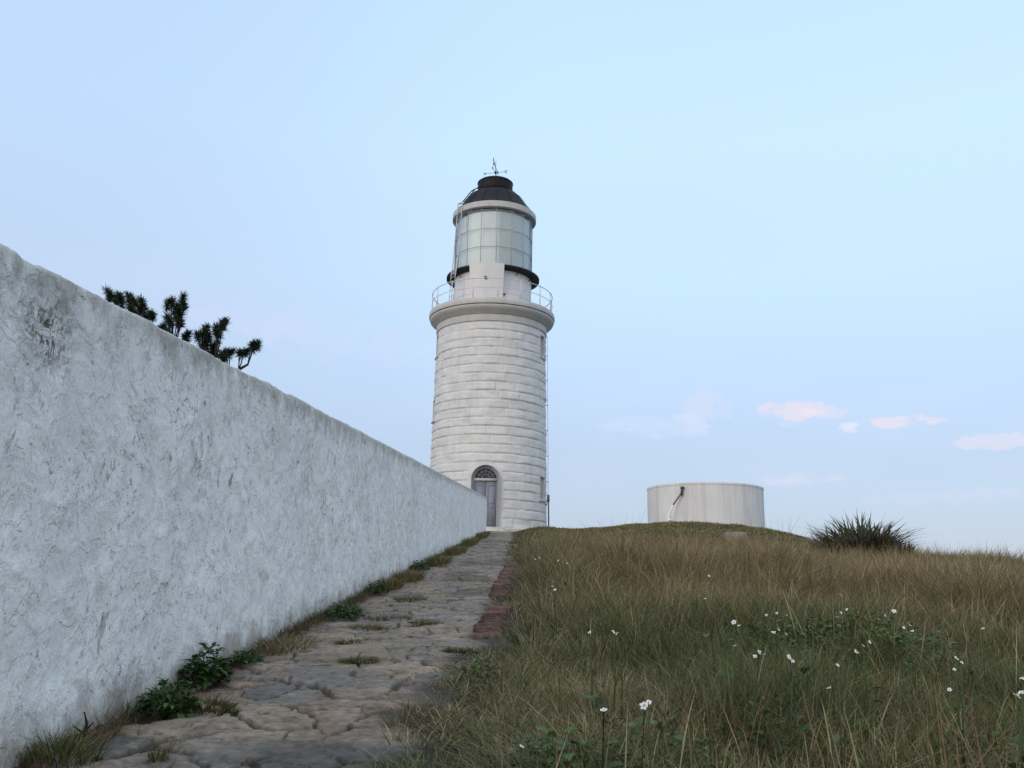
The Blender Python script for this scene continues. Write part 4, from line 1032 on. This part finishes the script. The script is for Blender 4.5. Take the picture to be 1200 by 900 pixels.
# ------------------------------------------------------------------ pine behind the wall
def pine():
    Y0 = 7.2; g = np.array([-3.5, 7.6, float(tz(-3.5, 7.6))]); rnd = random.Random(5)
    t = thing('pine_tree', 'dark pine whose bushy shoots rise above the wall top', 'tree', g)
    groups = [
      ((150, 392), [(124,344),(130,339),(134,346),(141,345),(143,352)]),
      ((172, 385), [(150,350),(154,344),(160,350),(167,349),(169,358),(163,362),(174,366),(181,368),(158,362),(170,372)]),
      ((203, 392), [(194,353),(201,350),(204,358),(213,347),(217,356),(215,364),(209,366)]),
      ((206, 392), [(197,370),(202,376),(209,378),(213,373)]),
      ((196, 396), [(187,382),(193,384),(198,388)]),
      ((222, 408), [(215,390),(220,394),(217,400)]),
      ((250, 425), [(230,390),(235,386),(240,383),(246,390),(240,398),(248,401),(236,404),(255,383),(258,374),(262,376),(257,388),(251,408),(258,413),(246,413),(262,418)]),
      ((268, 424), [(266,410),(270,412)]), ((280, 420), [(281,412),(286,411)]), ((291, 414), [(294,402),(298,401),(296,406)]) ]
    b = MB(); top = g+np.array([.35, -.1, 1.35])
    trunk = [g+np.array([0,0,-.2]), g+np.array([.04,0,.5]), g+np.array([.15,-.05,1.0]), top]
    b.tube(trunk, [.10,.085,.07,.05], 10)
    shoots = []
    nodes = []
    for (bu, bv), tips in groups:
        Yg = Y0+rnd.uniform(-.25, .25)
        j = at(bu, bv+6, Yg); j[2] -= .05
        if bu < 262:
            mid = top*.5+j*.5+np.array([0, 0, -.12])
            b.tube([top+np.array([0,0,rnd.uniform(-.5,-.05)]), mid, j], [.035,.026,.018], 7); last = j
        else:
            b.tube([last, j], [.012, .009], 6); last = j
        for (u, v) in tips:
            e = at(u, v+1, Yg+rnd.uniform(-.12, .12)); m = j*.45+e*.55+np.array([0, 0, -.03])
            b.tube([j, m, e], [.006,.005,.003], 5); shoots.append((m*.35+e*.65, e+np.array([rnd.uniform(-.04,.04), rnd.uniform(-.03,.03), .004])))
    # hidden lower crown so that the tree is whole from the far side of the wall
    for k in range(26):
        a = rnd.uniform(0, 2*PI); r = rnd.uniform(.25, .9); z = rnd.uniform(.6, 1.45)
        e = g+np.array([.25+r*math.cos(a), r*math.sin(a), z]); s0 = g+np.array([.1, 0, z*.8]); b.tube([s0, (s0+e)/2+np.array([0,0,-.04]), e], [.025,.018,.008], 5)
        for q in range(3): f = e+np.array([rnd.uniform(-.12,.12), rnd.uniform(-.12,.12), rnd.uniform(0,.1)]); shoots.append((e*.4+f*.6, f+np.array([0,0,.06])))
    b.build('trunk', M['bark'], t, True, auto=False)
    P0 = []; D = []; rg = np.random.default_rng(9)
    for s, e in shoots:
        n = 260; f = rg.uniform(0, 1, n)**.8; base_ = s+(e-s)*f[:, None]; ax = (e-s)/np.linalg.norm(e-s)
        rd = rg.normal(0, 1, (n, 3)); rd /= np.linalg.norm(rd, axis=1)[:, None]
        d = ax*(.15+.5*f)[:, None] + rd*.95; d /= np.linalg.norm(d, axis=1)[:, None]
        P0.append(base_); D.append(d*rg.uniform(.032, .066, n)[:, None])
    P0 = np.concatenate(P0); D = np.concatenate(D); n = len(P0)
    sd = np.cross(D, rg.normal(0, 1, (n, 3))); sd = sd/np.linalg.norm(sd, axis=1)[:, None]*.0019
    V = np.stack([P0-sd, P0+sd, P0+D*.6+sd*.9, P0+D*.6-sd*.9, P0+D], 1).reshape(-1, 3); o = np.arange(n)[:, None]*5
    c = np.array([(.022,.042,.022),(.030,.050,.024),(.018,.034,.020)])[rg.integers(0, 3, n)]*rg.uniform(.7, 1.3, n)[:, None]
    mk('crown', V, o+np.array([[0,1,2,3]]), o+np.array([[3,2,4]]), M['needle'], t, col=np.repeat(c, 5, 0))
pine()

# ------------------------------------------------------------------ sky and sun
SUN_EL, SUN_AZ = math.radians(17), math.radians(218)      # azimuth clockwise from +Y: behind the camera, to the left
wd = bpy.data.worlds.new('World'); SC.world = wd; wd.use_nodes = True; nt = wd.node_tree; nt.nodes.clear()
def N(ty, **k):
    n = nt.nodes.new(ty)
    for a, b in k.items(): setattr(n, a, b)
    return n
def Lk(a, b): nt.links.new(a, b)
def Mth(op, a, b=None, clamp=False):
    m = N('ShaderNodeMath', operation=op, use_clamp=clamp)
    for i, v in enumerate((a, b)):
        if v is None: continue
        if hasattr(v, 'is_linked'): Lk(v, m.inputs[i])
        else: m.inputs[i].default_value = v
    return m.outputs[0]
def Ramp(f, stops, interp='LINEAR'):
    r = N('ShaderNodeValToRGB'); r.color_ramp.interpolation = interp; e = r.color_ramp.elements
    while len(e) < len(stops): e.new(.5)
    for x, (p, c) in zip(e, stops): x.position = p; x.color = c if hasattr(c, '__len__') else (c, c, c, 1)
    Lk(f, r.inputs[0]); return r.outputs[0]
def Mix(f, a, b):
    m = N('ShaderNodeMix', data_type='RGBA')
    for i, v in ((0, f), (6, a), (7, b)):
        if hasattr(v, 'is_linked'): Lk(v, m.inputs[i])
        else: m.inputs[i].default_value = v
    return m.outputs[2]
wo = N('ShaderNodeOutputWorld'); tc = N('ShaderNodeTexCoord'); vec = tc.outputs['Generated']
sx = N('ShaderNodeSeparateXYZ'); Lk(vec, sx.inputs[0])
el = Mth('ARCSINE', sx.outputs[2]); azm = Mth('ARCTAN2', sx.outputs[0], sx.outputs[1])
K = .90
def C(r, g, b): c = lin(r, g, b); return (c[0]*K, c[1]*K, c[2]*K, 1)
fac = Mth('DIVIDE', el, PI/2, True)
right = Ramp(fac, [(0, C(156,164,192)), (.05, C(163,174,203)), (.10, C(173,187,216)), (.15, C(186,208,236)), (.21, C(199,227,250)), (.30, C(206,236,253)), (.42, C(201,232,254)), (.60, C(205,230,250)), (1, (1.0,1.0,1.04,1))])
left = Ramp(fac, [(0, C(188,206,238)), (.10, C(178,194,222)), (.19, C(191,209,235)), (.30, C(194,221,251)), (.42, C(194,222,253)), (.60, C(203,228,250)), (1, (1.0,1.0,1.04,1))])  # zenith end of both ramps lies out of view, brightened as added fill
sky = Mix(Ramp(Mth('ADD', Mth('MULTIPLY', azm, .9), .5, True), [(.08, 0), (.56, 1)], 'EASE'), left, right)
# thin high veil and small pink clouds low over the sea
nz = N('ShaderNodeTexNoise'); nz.inputs['Scale'].default_value = 5.0; nz.inputs['Detail'].default_value = 6; nz.inputs['Roughness'].default_value = .55
mp = N('ShaderNodeMapping'); mp.inputs['Scale'].default_value = (1, 1, 3.2); Lk(vec, mp.inputs[0]); Lk(mp.outputs[0], nz.inputs['Vector'])
veil = Mth('MULTIPLY', Ramp(nz.outputs['Fac'], [(.42, 0), (.72, .24)]), Ramp(fac, [(.02, .15), (.12, .7), (.24, .9), (.34, .1)]))
sky = Mix(veil, sky, C(206,216,236))
nz2 = N('ShaderNodeTexNoise'); nz2.inputs['Scale'].default_value = 34; nz2.inputs['Detail'].default_value = 7; nz2.inputs['Roughness'].default_value = .68
mp2 = N('ShaderNodeMapping'); mp2.inputs['Scale'].default_value = (1, 1, 1.8); Lk(vec, mp2.inputs[0]); Lk(mp2.outputs[0], nz2.inputs['Vector'])
for (u, v, su, sv, s, colr) in ((930, 482, 34, 15, .46, (250,210,204)), (965, 484, 30, 8, .36, (244,208,210)), (1062, 494, 38, 7, .46, (250,210,206)), (995, 502, 12, 7, .55, (230,222,240)), (1172, 516, 50, 9, .32, (246,208,210)),
                                (826, 480, 28, 24, .26, (232,206,222)), (945, 562, 40, 9, .22, (232,208,222)), (1110, 583, 80, 9, .14, (220,206,226)), (780, 500, 70, 14, .25, (214,216,242)), (420, 405, 110, 22, .18, (216,216,244)), (290, 372, 70, 24, .18, (218,214,244))):
    d = ray(u, v); d /= np.linalg.norm(d); a0 = math.atan2(d[0], d[1]); e0 = math.asin(d[2])
    dx = Mth('DIVIDE', Mth('SUBTRACT', azm, a0), su/F); dy = Mth('DIVIDE', Mth('SUBTRACT', el, e0), sv/F)
    r2 = Mth('ADD', Mth('MULTIPLY', dx, dx), Mth('MULTIPLY', dy, dy))
    body = Mth('SUBTRACT', Mth('ADD', 1.25, Mth('MULTIPLY', Mth('SUBTRACT', nz2.outputs['Fac'], .5), 6.0)), r2)
    sky = Mix(Mth('MULTIPLY', Ramp(body, [(-.8, 0), (2.3, 1)], 'EASE'), s), sky, C(*colr))
sky0 = sky
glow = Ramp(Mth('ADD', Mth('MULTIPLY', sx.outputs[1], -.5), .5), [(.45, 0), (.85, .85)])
sky = Mix(glow, sky, Ramp(fac, [(0, (.92,.84,.80,1)), (.35, (.88,.88,.90,1)), (1, (1.0,1.0,1.04,1))]))  # unseen sky behind the camera, raised near white to add fill light
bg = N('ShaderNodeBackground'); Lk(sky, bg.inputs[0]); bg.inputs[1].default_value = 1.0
ns = N('ShaderNodeTexSky', sky_type='NISHITA'); ns.sun_disc = False; ns.sun_elevation = SUN_EL; ns.sun_rotation = SUN_AZ; ns.air_density = 1.0; ns.dust_density = 1.5; ns.ozone_density = 1.2
bg2 = N('ShaderNodeBackground'); Lk(ns.outputs[0], bg2.inputs[0]); bg2.inputs[1].default_value = .05
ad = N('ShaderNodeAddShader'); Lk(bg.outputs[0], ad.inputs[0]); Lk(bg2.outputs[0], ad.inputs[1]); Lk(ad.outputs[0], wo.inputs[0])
sd = bpy.data.lights.new('sun', 'SUN'); so = bpy.data.objects.new('sun', sd); COL.objects.link(so)
sd.energy = .55; sd.angle = math.radians(16); sd.color = (1.0, .95, .90)
to = mathutils.Vector((math.sin(SUN_AZ)*math.cos(SUN_EL), math.cos(SUN_AZ)*math.cos(SUN_EL), math.sin(SUN_EL)))
so.rotation_euler = to.to_track_quat('Z', 'Y').to_euler(); so.location = to*60
vs = SC.view_settings; vs.view_transform = 'Standard'; vs.look = 'None'; vs.exposure = 0; vs.gamma = 1; vs.use_curve_mapping = False
try:
    SC.cycles.use_denoising = True; SC.cycles.denoiser = 'OPENIMAGEDENOISE'; SC.cycles.denoising_input_passes = 'RGB_ALBEDO_NORMAL'; SC.cycles.denoising_prefilter = 'NONE'; SC.cycles.max_bounces = 6; SC.cycles.transparent_max_bounces = 8
except Exception: pass
